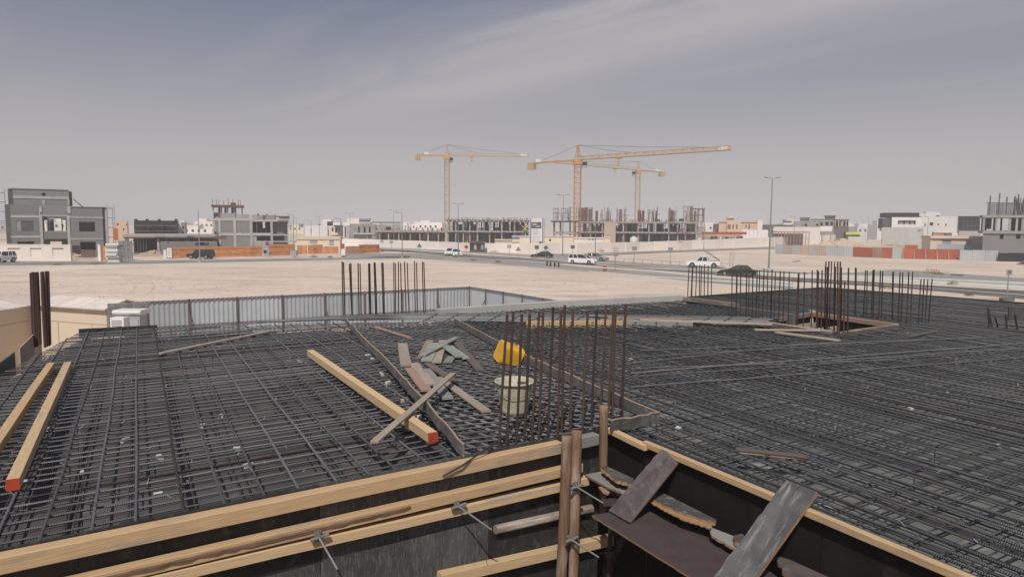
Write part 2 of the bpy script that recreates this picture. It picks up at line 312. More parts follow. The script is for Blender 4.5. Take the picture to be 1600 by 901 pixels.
# ================================================================ FOREGROUND SLAB
ZT = 4.50; ZD = 4.31
def V2(x, y, z=ZT): return Vector((x, y, z))
def clip_lines(poly, d, s, holes=(), off=0.0, jit=0.0):
    d = Vector(d).normalized(); nrm = Vector((-d.y, d.x)); res = []
    ks = [Vector(p[:2]).dot(nrm) for p in poly]; k = math.floor(min(ks) / s) * s + off
    while k < max(ks):
        kk = k + R.uniform(-jit, jit); ts = []
        for pg in [poly] + list(holes):
            for i in range(len(pg)):
                a = Vector(pg[i][:2]); b = Vector(pg[(i + 1) % len(pg)][:2]); da, db = a.dot(nrm) - kk, b.dot(nrm) - kk
                if (da < 0) != (db < 0): ts.append(a.lerp(b, da / (da - db)).dot(d))
        ts.sort()
        for i in range(0, len(ts) - 1, 2):
            if ts[i + 1] - ts[i] > .12: res.append((nrm * kk + d * ts[i], nrm * kk + d * ts[i + 1]))
        k += s
    return res
def half(poly, p, n):
    o = []
    for i in range(len(poly)):
        a, b = poly[i], poly[(i + 1) % len(poly)]; da, db = (a - p).dot(n), (b - p).dot(n)
        if da >= 0: o.append(a)
        if (da < 0) != (db < 0): o.append(a.lerp(b, da / (da - db)))
    return o
def area(p): return abs(sum(p[i].x * p[(i + 1) % len(p)].y - p[(i + 1) % len(p)].x * p[i].y for i in range(len(p)))) / 2
def bar_path(a, b, z, wob=.006, sag=.004, step=1.4):
    L_ = (b - a).length; n = max(2, int(L_ / step)); d = (b - a).normalized(); q = Vector((-d.y, d.x)); s0 = R.uniform(-wob, wob); pts = []
    for i in range(n + 1):
        p = a.lerp(b, i / n) + q * (s0 + R.uniform(-wob, wob)); pts.append(Vector((p.x, p.y, z + R.uniform(-sag, sag))))
    return pts
U_ = Vector((.838, .545)); VL = Vector((-.48, .877)); VR = Vector((-.497, .868)); UR = Vector((.868, .497))
LEFT = [Vector(p) for p in ((-5.0, 2.70), (-.40, 5.70), (-3.36, 13.95), (-8.1, 12.75), (-6.9, 9.1))]
BAND = [Vector(p) for p in ((-.40, 5.70), (.83, 6.50), (.97, 6.69), (1.51, 7.05), (-1.19, 14.15), (-3.36, 13.95))]
RIGHT = [Vector(p) for p in ((.97, 6.69), (3.6, 2.1), (11.5, 2.1), (17.8, 14.6), (13.7, 18.2), (10.35, 22.5), (6.6, 20.2), (4.9, 19.15), (-1.9, 15.9), (-1.19, 14.15), (1.51, 7.05))]
HOLE = [Vector(p) for p in ((6.29, 12.9), (8.0, 14.06), (7.06, 15.95), (5.26, 14.4))]
# ---- formwork deck: plywood sheets with gaps
def deck(name, label, poly, e1, e2, m, hole=None):
    t = thing(name, label, 'formwork deck', (poly[0].x, poly[0].y, ZD - .06))
    parts = [poly]
    if hole:
        parts = []; rest = poly; hc = sum(hole, Vector((0, 0))) / 4
        for i in range(4):
            a, b = hole[i], hole[(i + 1) % 4]; n = Vector(((b - a).y, -(b - a).x)).normalized()
            if (hc - a).dot(n) > 0: n = -n
            o = half(rest, a, n); rest = half(rest, a, -n)
            if len(o) > 2: parts.append(o)
    e1 = e1.normalized(); e2 = Vector((-e1.y, e1.x)); W, H = 1.22, 2.44; cnt = 0
    for pg in parts:
        us = [p.dot(e1) for p in pg]; vs = [p.dot(e2) for p in pg]
        for i in range(int(min(us) // W), int(max(us) // W) + 1):
            o_ = (i % 2) * 1.22
            for j in range(int((min(vs) - o_) // H), int((max(vs) - o_) // H) + 1):
                q = pg
                for p0, n in ((e1 * (i * W + .003), e1), (e1 * ((i + 1) * W - .003), -e1), (e2 * (j * H + o_ + .003), e2), (e2 * ((j + 1) * H + o_ - .003), -e2)):
                    q = half(q, p0, n)
                    if len(q) < 3: break
                if len(q) < 3 or area(q) < .01: continue
                z = ZD + R.uniform(-.002, .002)
                b = MB(); b.prism([Vector((p.x, p.y, z)) for p in q], .018, n=UP); b.build('plywood_sheet', m, t); cnt += 1
    # joists carrying the sheets
    j = MB()
    for a, b in clip_lines(poly, e1, .6): j.beam(Vector((a.x, a.y, ZD - .075)), Vector((b.x, b.y, ZD - .075)), .08, .1)
    tag(j.build('joist', M['used'], t), kind='stuff')
    return t
deck('formwork_deck', 'dark brown plywood deck under the rebar grid left of the board dividers', LEFT, U_, VL, M['ply_dk'])
deck('formwork_deck', 'dark plywood deck under the dense rebar band that carries the two buckets', BAND, U_, VL, M['ply_dk'])
deck('formwork_deck', 'grey green plywood deck under the wide rebar field on the right, around the square opening', RIGHT, UR, VR, M['ply_gr'], HOLE)
# ---- rebar mats
def rebars(t, segs, z, r, m, n=6, wob=.006, sag=.004):
    for a, b in segs: MB().tube(bar_path(a, b, z, wob, sag), r, n).build('rebar', M['bar_r2'] if R.random() < .05 else m, t)
def lump(t, name, layers, m, n=5):
    b = MB()
    for segs, z, r in layers:
        for a, c in segs: b.tube(bar_path(a, c, z, .01, .006, 2.5), r, n)
    return tag(b.build(name, m, t), kind='stuff')
def chairs_and_ties(t, poly, e1, e2, n_ties, n_ch, holes=()):
    ti = MB(); ch = MB(); xs = [p.x for p in poly]; ys = [p.y for p in poly]
    def inside(p):
        c = False
        for pg in [poly] + list(holes):
            for i in range(len(pg)):
                a, b = pg[i], pg[(i + 1) % len(pg)]
                if (a.y > p.y) != (b.y > p.y) and p.x < (b.x - a.x) * (p.y - a.y) / (b.y - a.y) + a.x: c = not c
        return c
    k = 0
    while k < n_ties:
        p = Vector((R.uniform(min(xs), max(xs)), R.uniform(min(ys), max(ys))))
        if p.length > 17 or not inside(p): continue
        k += 1; a = R.uniform(0, 6.28); l_ = R.uniform(.015, .04)
        p3 = Vector((p.x, p.y, ZT)); ti.tube([p3, p3 + Vector((math.cos(a) * l_, math.sin(a) * l_, l_ * .9))], .0021, 3)
    k = 0
    while k < n_ch:
        p = Vector((R.uniform(min(xs), max(xs)), R.uniform(min(ys), max(ys))))
        if p.length > 15 or not inside(p): continue
        k += 1; q = Vector((p.x, p.y, ZD)); e = Vector((e1.x, e1.y, 0)) * .12; f_ = Vector((e2.x, e2.y, 0)) * .1
        ch.tube([q - f_, q, q + UP * (ZT - ZD + .025), q + UP * (ZT - ZD + .025) + e], .006, 4)
    tag(ti.build('tie_wire', M['conc_l'], t), kind='stuff')
    tag(ch.build('bar_chair', M['bar_lo'], t), kind='stuff')
def shrink(poly, k=.05):
    c = sum(poly, Vector((0, 0))) / len(poly); return [p + (c - p).normalized() * k for p in poly]
LS = shrink(LEFT)
t = thing('rebar_mat', 'open grid of dark rebar over brown plywood, left of the long board divider', 'rebar grid', (LS[0].x, LS[0].y, ZD))
rebars(t, clip_lines(LS, VL, .268, off=.07, jit=.02), ZT, .0105, M['bar'], 7, .012, .005)
rebars(t, clip_lines(LS, U_, .162, off=.03, jit=.02), ZT - .021, .0090, M['bar'], 6, .011, .005)
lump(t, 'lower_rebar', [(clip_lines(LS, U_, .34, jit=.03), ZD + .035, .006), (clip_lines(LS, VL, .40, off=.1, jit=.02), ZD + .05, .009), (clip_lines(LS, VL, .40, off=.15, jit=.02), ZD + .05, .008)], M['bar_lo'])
b = MB()                                                   # thick edge bars beside the near timber
for k in range(3):
    p0 = LEFT[0].lerp(LEFT[1], .02); p1 = LEFT[1]; nn = VL * (.055 + .035 * k)
    b.tube(bar_path(p0 + nn, p1 + nn, ZT - .06 + .012 * (k % 2), .004, .003, .6), .013, 8)
b.build('edge_bar', M['bar'], t)
for k in range(26):                                        # lap bars lying doubled up on the grid
    y = R.uniform(4.5, 13); p = Vector((-y * R.uniform(.15, .62), y)); q = p + U_ * R.uniform(.9, 2.0)
    if (q - LEFT[1]).dot(Vector((.938, .345))) < -.1 and (p - LEFT[0]).dot(Vector((-.545, .838))) > .15: MB().tube(bar_path(p, q, ZT - .003, .004, .003, .6), .009, 6).build('lap_bar', M['bar'], t)
b = MB()                                                   # sparse clear strip of short cross pieces on the lower layer
for k in range(80):
    y = R.uniform(4.3, 12); p = Vector((-y * R.uniform(.1, .72), y))
    if (p - LEFT[1]).dot(Vector((.938, .345))) > -.5 or (p - LEFT[0]).dot(Vector((-.545, .838))) < .3: continue
    q = p + VL * R.uniform(.25, .5); b.tube(bar_path(p, q, ZD + .09, .003, .003, .4), .007, 5)
tag(b.build('short_bar', M['bar_lo'], t), kind='stuff')
chairs_and_ties(t, LS, U_, VL, 260, 40)
BS = shrink(BAND)
VB = Vector((-.36, .933))
t = thing('rebar_mat', 'deep dense rebar cage band between the two upright board dividers', 'rebar grid', (BS[0].x, BS[0].y, ZD))
rebars(t, clip_lines(BS, (-.70, .714), .15, off=.03, jit=.02), ZT - .022, .0135, M['bar_s'])
rebars(t, clip_lines(BS, (.93, .30), .145, off=.02, jit=.02), ZT, .0075, M['bar'])
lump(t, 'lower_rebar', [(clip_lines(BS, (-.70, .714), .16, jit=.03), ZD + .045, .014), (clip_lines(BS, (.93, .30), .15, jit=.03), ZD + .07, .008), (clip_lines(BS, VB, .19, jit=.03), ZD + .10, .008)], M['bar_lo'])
chairs_and_ties(t, BS, U_, VL, 160, 60)
RS = shrink(RIGHT); HS = [p + (p - sum(HOLE, Vector((0, 0))) / 4).normalized() * .08 for p in HOLE]
t = thing('rebar_mat', 'wide field of closely spaced dark rebar on the right, wrapping the square opening', 'rebar grid', (RS[0].x, RS[0].y, ZD))
sv = clip_lines(RS, VR, .130, [HS], off=.02, jit=.026); su = clip_lines(RS, UR, .22, [HS], off=.05, jit=.05)
rebars(t, sv, ZT, .0095, M['bar_k'], 6, .02, .012)
nleft = max(0, 298 - len(sv)); su.sort(key=lambda s: (s[0] + s[1]).length / 2)
rebars(t, su[:nleft], ZT - .026, .0068, M['bar_k'], 5, .02, .010)
lay = [(clip_lines(RS, UR, .21, [HS], jit=.05), ZD + .05, .008), (clip_lines(RS, VR, .26, [HS], off=.05, jit=.05), ZD + .035, .008)]
if su[nleft:]: lay.append((su[nleft:], ZT - .018, .0078))
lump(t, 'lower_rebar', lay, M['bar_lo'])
print('right bars', len(sv), len(su))
p0, p1 = Vector((1.08, 6.66)), Vector((3.7, 2.1)); b = MB(); b.tube(bar_path(p0, p1, ZT - .02, .003, .002, .5), .013, 8); b.tube(bar_path(p0 + UR * .05, p1 + UR * .05, ZT - .05, .003, .002, .5), .011, 8); b.build('edge_bar', M['bar'], t)
chairs_and_ties(t, RS, UR, VR, 420, 110, [HS])
# ---- long loose bars thrown across the right field
_LB = ((985, 604, 1640, 556, .012), (985, 588, 1640, 545, .010), (985, 576, 1400, 562, .010), (985, 583, 1640, 533, .011), (990, 558, 1640, 520, .010), (1000, 547, 1560, 527, .009), (1300, 563, 1640, 541, .009), (985, 567, 1330, 531, .009), (1040, 546, 1330, 536, .009))
_rk = sorted(range(len(_LB)), key=lambda k: -(_LB[k][1] + (_LB[k][3] - _LB[k][1]) * (1250 - _LB[k][0]) / (_LB[k][2] - _LB[k][0])))
_ord = ['nearest', 'second nearest', 'third nearest', 'fourth nearest', 'middle', 'fourth farthest', 'third farthest', 'second farthest', 'farthest']
for k_, (x0, y0, x1, y1, r) in enumerate(_LB):
    a, c = G(x0, y0, ZT + .022), G(x1, y1, ZT + .022); b = MB().tube([a.lerp(c, i / 9) + Vector((0, R.uniform(-.03, .03), R.uniform(-.003, .006))) for i in range(10)], r, 6)
    tag(b.build('loose_rebar', M['bar'], None), _ord[_rk.index(k_)] + ' of the long loose bars lying across the right rebar field', 'rebar', 'long loose bars across the right rebar field')
# ---- far edge: bundle of long bars with ladder ties
t = thing('rebar_bundle', 'flat bundle of long pale grey bars running along the far edge of the slab', 'rebar bundle', tuple(G(700, 497, ZT)))
for k in range(11):
    q = k / 10
    pts = [(400 + 20 * q, 503.5 - 3 * q), (520, 499.5 - 5 * q), (640, 499 - 9.5 * q), (760, 501 - 11.5 * q), (900, 503.5 - 12 * q), (1040, 505 - 12 * q), (1180 + 40 * q, 507 - 11 * q)]
    MB().tube([G(x, y, ZT + .03 + .012 * (k % 3)) for x, y in pts], .012, 6).build('long_bar', M['bar_s'], t)
for k in range(16):
    x = 660 + k * 33; a = G(x + 24, 490 + k * .25, ZT + .065); c = G(x, 502 + k * .3, ZT + .065); MB().tube([a, c], .008, 5).build('cross_bar', M['bar_lo'], t)
# ---- starter bar cages
def cage(label, bars, r, m, z0=ZD + .02, group='column starter bars', ties=()):
    ox = sum(b[0] for b in bars) / len(bars); oy = sum(b[1] for b in bars) / len(bars)
    t = thing('starter_bar_cage', label, 'rebar cage', tuple(G(ox, oy, z0)), group=group)
    for (xb, yb, xt, yt) in bars:
        a = G(xb, yb, ZT - .02); c = PY(xt, yt, a.y + R.uniform(-.02, .02)); d = (c - a) / (c.z - a.z); base = a + d * (z0 - a.z)
        mid = base.lerp(c, .5) + Vector((R.uniform(-.006, .006), R.uniform(-.006, .006), 0))
        MB().tube([base, base.lerp(mid, .5), mid, mid.lerp(c, .5), c], r * R.uniform(.92, 1.08), 8).build('starter_bar', m, t)
    for (a, c) in ties: MB().tube([a, c], .006, 5).build('tie_bar', m, t)
    return t
def cv(L_, X0, Y0, s): return [(X0 + a / s, Y0 + b / s, X0 + c / s, Y0 + d / s) for (a, b, c, d) in L_]
cage('row of rusty starter bars standing round the near corner beside the stained bucket', cv([(385, 850, 427, 163), (422, 838, 457, 150), (470, 828, 500, 163), (510, 815, 540, 162), (550, 800, 587, 155), (585, 800, 607, 155), (632, 790, 658, 127), (678, 780, 697, 150), (700, 765, 716, 118), (742, 760, 757, 137), (805, 750, 832, 145), (850, 735, 877, 140), (895, 640, 922, 122), (935, 650, 960, 128), (955, 700, 972, 125), (1003, 712, 1022, 115)], 660, 440, 3.2175), .0125, M['bar_r'])
cage('tight bundle of thick rusty bars at the left corner in front of the beige cabin', cv([(213, 525, 196, 107), (222, 528, 208, 102), (237, 522, 220, 102), (248, 515, 230, 102), (258, 510, 240, 102), (285, 530, 265, 102), (297, 525, 276, 100), (312, 520, 295, 96), (320, 512, 308, 97), (290, 515, 270, 99), (230, 512, 214, 103)], 0, 400, 4.094), .0195, M['bar_r'])
cage('six loose pairs of dark starter bars before the grey fence at the far edge', cv([(945, 363, 938, 33), (955, 363, 947, 38), (999, 362, 984, 48), (1001, 362, 993, 43), (1044, 355, 1038, 43), (1056, 355, 1050, 47), (1112, 352, 1104, 45), (1118, 352, 1111, 45), (1147, 355, 1138, 38), (1155, 355, 1144, 40), (1195, 350, 1186, 40), (1202, 350, 1194, 42)], 300, 400, 4), .014, M['bar_r2'])
cage('close pairs of brown starter bars left of the pale concrete upstand', cv([(1263, 350, 1261, 38), (1272, 350, 1270, 43), (1291, 350, 1290, 35), (1310, 350, 1304, 42), (1338, 348, 1328, 35), (1357, 348, 1345, 42), (1396, 345, 1391, 30), (1410, 345, 1404, 40), (1448, 343, 1440, 35), (1458, 343, 1449, 38)], 300, 400, 4), .012, M['bar_r'])
cage('short row of dark starter bars at the right end of the pale concrete upstand', cv([(397, 335, 410, 70), (425, 330, 437, 78), (432, 330, 441, 80), (463, 332, 471, 78), (495, 325, 498, 72), (507, 325, 514, 78), (535, 325, 538, 68), (565, 320, 568, 78), (594, 315, 598, 75)], 1000, 400, 5.333), .014, M['bar_r2'])
rowb = cv([(765, 515, 768, 150), (800, 520, 806, 150), (803, 520, 809, 150), (833, 520, 838, 140), (885, 525, 890, 150), (905, 530, 910, 98), (935, 535, 941, 120), (965, 540, 977, 118), (990, 540, 997, 120), (1022, 545, 1034, 105), (1058, 550, 1065, 120), (1090, 540, 1101, 110), (1118, 555, 1129, 130), (1155, 565, 1170, 128), (1190, 570, 1200, 128), (1235, 575, 1244, 132), (1300, 580, 1320, 140), (1315, 580, 1325, 140), (1358, 585, 1371, 132)], 1000, 400, 5.333)
Yb = lambda x: G(x, 500 + (x - 1144) * .115, ZT).y
cage('fence like row of dark starter bars with thin top rail left of the square opening', rowb, .012, M['bar_r2'], ties=[(PY(1171, 422.5, Yb(1171)), PY(1262, 428, Yb(1262)))])
cage('tall cluster of rusty starter bars over the near corner of the square opening', cv([(1425, 600, 1435, 118), (1470, 610, 1478, 115), (1480, 600, 1488, 125), (1510, 615, 1518, 118), (1535, 600, 1550, 45), (1550, 620, 1575, 42), (1575, 620, 1597, 42), (1612, 485, 1622, 45), (1617, 620, 1630, 88), (1645, 655, 1648, 45), (1660, 655, 1670, 45), (1695, 650, 1705, 215), (1730, 655, 1738, 98), (1670, 640, 1678, 95), (1560, 610, 1562, 90), (1540, 615, 1545, 85)], 1000, 400, 5.333), .0135, M['bar_r'])
cage('widely spaced pairs of dark starter bars behind the square opening', cv([(190, 505, 195, 95), (197, 505, 202, 100), (262, 515, 280, 118), (284, 515, 295, 118), (328, 525, 342, 115), (343, 525, 352, 112), (390, 530, 405, 122), (412, 530, 423, 127), (500, 545, 507, 130), (506, 545, 512, 130), (550, 550, 568, 132), (576, 555, 590, 135), (622, 560, 640, 132), (652, 560, 672, 130)], 1300, 400, 5.333), .013, M['bar_r2'])
cage('four shorter dark starter bars standing rightmost past the opening', cv([(720, 570, 742, 192), (745, 565, 768, 192), (775, 565, 799, 195), (805, 560, 835, 190)], 1300, 400, 5.333), .0115, M['bar_r2'])
cage('few short leaning bars before the grey upstand board at the right edge', cv([(1310, 600, 1300, 430), (1335, 600, 1305, 440), (1390, 605, 1360, 510), (1455, 610, 1448, 490), (1550, 620, 1525, 490)], 1300, 400, 5.333), .017, M['bar_r2'])
# ---- upstands, edge boards, dividers
def single(b, name, m, label, cat, group=None, smooth=False): return tag(b.build(name, m, smooth=smooth), label, cat, group)
def wallstrip(pts, z0, z1, th, m, name, label, cat, mi_side=None):
    b = MB()
    for i in range(len(pts) - 1):
        a, c = Vector((pts[i][0], pts[i][1], (z0 + z1) / 2)), Vector((pts[i + 1][0], pts[i + 1][1], (z0 + z1) / 2)); b.beam(a, c, th, z1 - z0 - .001 * i)
    return single(b, name, m, label, cat)
a = G(684, 484, 4.62); c = G(868, 471.5, 4.62); e = G(1066, 462.0, 4.62)
wallstrip([(a.x, a.y), (c.x, c.y), (e.x, e.y)], 4.33, 4.64, .22, M['conc_l'], 'concrete_upstand', 'long pale grey concrete upstand along the far edge of the slab', 'concrete kerb')
a = G(1070, 466.5, 4.6); c = G(1152, 476.5, 4.6)
single(MB().beam(a, c, .16, .09, ch=.005), 'timber_board', M['oldt'], 'brown grey timber lying at the foot of the short bar row by the concrete upstand', 'timber')
a = G(1153, 479, 4.58); c = G(1242, 491, 4.58)
wallstrip([(a.x, a.y), (c.x, c.y)], 4.34, 4.58, .14, M['conc_d'], 'concrete_upstand', 'low dark grey concrete upstand behind the fence like bar row', 'concrete kerb')
# far edge formwork board, black
def edge_board(pts, z0, z1, label, m='film'):
    b = MB()
    for i in range(len(pts) - 1):
        a, c = pts[i], pts[i + 1]; b.beam(Vector((a.x, a.y, (z0 + z1) / 2)), Vector((c.x, c.y, (z0 + z1) / 2)), .02, z1 - z0)
    return single(b, 'edge_board', M[m], label, 'formwork board')
edge_board([G(123, 517.5, ZT), G(246, 511, ZT)], 4.36, 4.545, 'black edge board at the far left edge of the slab near the air conditioner')
edge_board([G(-30, 590, 4.53), G(22, 551, 4.53)], 4.2, 4.54, 'grey edge board at the left slab side, nearer piece', 'film_w')
edge_board([G(30, 546, 4.53), G(52, 524, 4.53)], 4.2, 4.55, 'brown edge board at the left slab side behind the thick bars', 'used')
edge_board([V2(4.95, 19.2), V2(6.6, 20.28), V2(10.35, 22.6)], 4.25, 4.53, 'thin black edge board along the far right slab edge, left stretch')
edge_board([V2(10.4, 22.6), V2(13.75, 18.28), V2(17.9, 14.6)], 4.25, 4.53, 'thin black edge board along the far right slab edge, right stretch')
a = G(1575, 500, ZT); c = G(1660, 500, ZT)
single(MB().beam(Vector((a.x, a.y, 4.57)), Vector((c.x, c.y, 4.57)), .03, .44), 'upstand_board', M['film_w'], 'grey stained upstand board standing at the right edge of the picture', 'formwork board')
def divider(pts, hgt, label, wv=.012, fm='div'):
    t = thing('divider_board', label, 'board', tuple(Vector((pts[0].x, pts[0].y, ZD))))
    P = []
    for i in range(len(pts) - 1):
        for k in range(8): P.append(pts[i].lerp(pts[i + 1], k / 8) + Vector((R.uniform(-wv, wv), R.uniform(-wv, wv), R.uniform(-.006, .006))))
    P.append(pts[-1])
    MB().sweep([Vector((p.x, p.y, ZT + .07 - hgt / 2 + (p.z - ZT))) for p in P], [(-.009, -hgt / 2), (.009, -hgt / 2), (.009, hgt / 2 - .004), (-.009, hgt / 2 - .004)]).build('board_face', M[fm], t)
    MB().sweep([Vector((p.x, p.y, ZT + .07 + (p.z - ZT))) for p in P], [(-.0105, -.004), (.0105, -.004), (.0095, .003), (-.0095, .003)]).build('board_edge', M['div_e'], t)
    return t
divider([G(540, 502, ZT + .07), G(561, 525, ZT + .07), G(628, 594, ZT + .07), G(668, 640, ZT + .07), G(724, 706, ZT + .07)], .115, 'long upright divider board from the far edge to the near timber, beside the fresh timber')
divider([G(711, 502.5, ZT + .07), G(790, 546, ZT + .07), G(900, 598, ZT + .07), G(1029, 654, ZT + .07)], .115, 'long upright divider board passing behind the yellow tub and the rusty bars')
divider([G(953, 668, ZT + .07), G(1029, 654, ZT + .07)], .115, 'short upright divider board at the corner by the lone post', fm='film_g')
# opening box
t = thing('opening_frame', 'worn timber frame round the square opening in the right rebar field', 'opening frame', (6.65, 14.3, 4.0))
for i, (nm, m_) in enumerate((('frame_board', 'oldt'), ('frame_board', 'redbr'), ('frame_board', 'oldt'), ('frame_board', 'used'))):
    a, c = HOLE[i], HOLE[(i + 1) % 4]; MB().beam(V2(a.x, a.y, 4.47), V2(c.x, c.y, 4.47), .09, .10 - .002 * i, ch=.006).build(nm, M[m_], t)
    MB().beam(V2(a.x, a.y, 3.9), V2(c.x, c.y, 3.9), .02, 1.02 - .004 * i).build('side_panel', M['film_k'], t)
MB().beam(V2(HOLE[2].x, HOLE[2].y, 4.2), V2(HOLE[2].x, HOLE[2].y, 4.56), .12, .12).build('corner_post', M['used'], t)
# ---- timbers, boards and scraps lying on the bars
def lie(px0, px1, wd, th, m, label, cat='board', z=ZT + .01, name='timber_board', seg=3, warp=.004, ch=.004, dz1=0.0, extra=None, roll=0.0, group=None):
    a, c = G(*px0, z + th / 2), G(*px1, z + th / 2 + dz1); t_ = (c - a).normalized(); up = (Matrix.Rotation(roll, 3, t_) @ UP) if roll else UP
    o = single(MB().beam(a, c, wd, th, up=up, ch=ch, seg=seg, warp=warp), name, M[m], label, cat, group)
    return o
def timber_red(px0, px1, wd, m, label, z=ZT + .02):
    a, c = G(*px0, z + wd / 2), G(*px1, z + wd / 2); t_ = thing('square_timber', label, 'timber', tuple(Vector((a.x, a.y, z))))
    d = (a - c).normalized()
    MB().beam(a - d * .004, c, wd, wd, ch=.003, seg=3, warp=.004).build('beam', M[m], t_)
    MB().beam(a + d * .002, a - d * .010, wd * 1.003, wd * 1.003, ch=.003).build('painted_end', M['redend'], t_)
timber_red((20, 757), (106, 570), .086, 'new', 'long fresh square timber with a red end at the left, right one of the two')
timber_red((-60, 775), (80, 571), .086, 'new2', 'long fresh square timber leaving the picture at the left edge, left one of the two')
timber_red((677, 683), (485, 551), .092, 'new', 'long fresh square timber with a red end beside the board pile', z=ZT + .035)
lie((585, 690), (708, 583), .075, .022, 'used', 'thin grey brown board laid crosswise over the fresh timber beside the pile', z=ZT + .155, seg=4)
lie((250, 552), (419, 518), .06, .03, 'used', 'long thin stick lying alone on the left rebar grid', 'stick', name='stick', seg=4)
lie((586, 511), (641, 528), .06, .035, 'redbr', 'reddish stick lying between the dividers near the far edge', 'stick', name='stick')
S7 = lambda a, b: (600 + a / 5.63, 490 + b / 5.63)
for (p, q, wd, m_, lb, z_) in (
    ((163, 265), (196, 455), .16, 'used', 'short tan board lying leftmost in the scrap board pile', 0),
    ((262, 437), (412, 625), .14, 'used', 'tan board in the pile, right one of the parallel pair near the divider', 0),
    ((225, 480), (375, 675), .14, 'redbr', 'pinkish brown board in the pile, left one of the parallel pair near the divider', 0),
    ((370, 487), (562, 745), .13, 'grey_b', 'dark grey speckled board in the pile passing under the crosswise board', 0),
    ((385, 437), (615, 590), .12, 'brn_b', 'dark brown board at the middle of the pile', .02),
    ((480, 560), (900, 858), .11, 'used', 'longest tan grey board reaching from the pile towards the stained bucket', .0),
    ((405, 235), (328, 390), .13, 'redbr', 'pinkish board at the back of the pile, under the green boards', 0),
    ((445, 258), (375, 415), .17, 'grn_b', 'wide pale green board at the back of the pile under the grey one', .015),
    ((522, 236), (462, 428), .14, 'used', 'tan split board at the back of the pile pointing at the camera', .0),
    ((640, 208), (340, 365), .10, 'grey_b', 'curved grey green board lying on top of the back of the pile', .05),
    ((530, 280), (665, 378), .13, 'grn_b', 'pale green board with a broken end on top of the pile', .035),
    ((575, 285), (722, 393), .11, 'grn_b', 'pale green board just right of the broken green one', .01),
    ((632, 247), (845, 495), .12, 'brn_b', 'long dark board leaving the back of the pile to the right', .0),
    ((597, 378), (560, 428), .13, 'grey_b', 'short grey offcut in front of the green boards', .0)):
    lie(S7(*p), S7(*q), wd, .024, m_, lb, z=ZT + .012 + z_, group='scrap boards piled between the dividers')
lie((1150, 701), (1259, 713), .07, .02, 'brn_b', 'dark brown split board lying alone on the right rebar field', z=ZT + .02)
lie((1156, 706), (1258, 716), .06, .012, 'redbr', 'thin splinter strip under the dark split board on the right field', z=ZT + .004)
lie((822, 507), (972, 506), .12, .14, 'new2', 'fresh timber piece at the far edge behind the rusty bars', 'timber', z=ZT - .06, name='square_timber', seg=2)
lie((974, 506), (1082, 508), .10, .14, 'grey_b', 'grey timber piece at the far edge right of the fresh one', 'timber', z=ZT - .06, name='square_timber', seg=2)
lie((1000, 499), (1206, 506.5), .13, .03, 'used', 'long tan plank lying along the far edge over the bar bundle', 'plank', z=ZT + .07)
lie((950, 496), (1080, 498), .08, .03, 'redbr', 'reddish plank beyond the bar bundle', 'plank', z=ZT + .06)
lie((918, 493), (962, 494.5), .07, .03, 'grey_b', 'small grey plank on the bar bundle behind the rusty bars', 'plank', z=ZT + .06)
lie((1178, 515), (1280, 516), .10, .03, 'used', 'pale plank in front of the square opening, farther one', 'plank', z=ZT + .02)
lie((1213, 519), (1312, 532), .13, .03, 'used', 'brown grey plank in front of the square opening, nearer one', 'plank', z=ZT + .02)
lie((1420, 526), (1466, 516.5), .06, .03, 'brn_b', 'short dark stick right of the square opening', 'stick', z=ZT + .02, name='stick')
for (a_, c_) in (((618, 531), (648, 532)), ((614, 550), (647, 530))):
    single(MB().tube([G(*a_, ZT + .02), G(*c_, ZT + .03)], .006, 5), 'thin_bar', M['bar'], ('level' if a_[0] > 616 else 'slanting') + ' thin short bar lying left of the scrap pile', 'rebar', 'thin bars left of the scrap pile')
# concrete spacers
SP = [(563, 511), (572, 530), (575, 557), (582, 563), (597, 586), (606, 600), (631, 628), (655, 655), (1010, 664), (1060, 672), (1290, 795), (250, 717), (130, 741), (247, 776), (196, 690), (372, 704), (316, 668), (345, 653), (76, 674), (35, 758), (1210, 610), (1420, 640), (1560, 700), (1478, 612), (985, 563), (1130, 650), (468, 566), (388, 730)]
for (x, y) in SP:
    near = 540 < x < 700 or 1000 < x < 1070
    z = ZT - .05 if near else ZD + .002
    p = G(x, y, z); s = R.uniform(.03, .05); an = R.uniform(0, 3)
    d = Vector((math.cos(an), math.sin(an), 0)) * s
    single(MB().beam(p - d + UP * .02, p + d + UP * .02, s * 1.1, .04, ch=.006), 'concrete_spacer', M['spacer'], 'small white concrete spacer block lying among the bars', 'spacer block', 'white spacer blocks among the bars')
# ---- buckets
def revolve(prof, c, ax=UP, n=28):
    b = MB(); q = ax.to_track_quat('Z', 'Y').to_matrix(); k = len(prof)
    for (r, h) in prof:
        for i in range(n):
            a = 2 * math.pi * i / n; b.v.append(c + q @ Vector((r * math.cos(a), r * math.sin(a), h)))
    for j in range(k - 1):
        for i in range(n):
            i2 = (i + 1) % n; b.face((j * n + i, j * n + i2, (j + 1) * n + i2, (j + 1) * n + i), ((i * .05, prof[j][1]), (i * .05 + .05, prof[j][1]), (i * .05 + .05, prof[j + 1][1]), (i * .05, prof[j + 1][1])))
    return b
c = G(803.5, 643, ZT + .01)
t = thing('mortar_bucket', 'round grey green mortar stained bucket standing behind the rusty bars', 'bucket', tuple(c))
revolve([(.001, 0), (.140, 0), (.1465, .004), (.150, .03), (.166, .14), (.182, .25), (.191, .305), (.193, .318), (.211, .321), (.214, .323), (.216, .338), (.208, .346), (.197, .343), (.192, .33), (.134, .06), (.12, .05), (.001, .05)], c).build('bucket_body', M['bucket'], t, smooth=True)
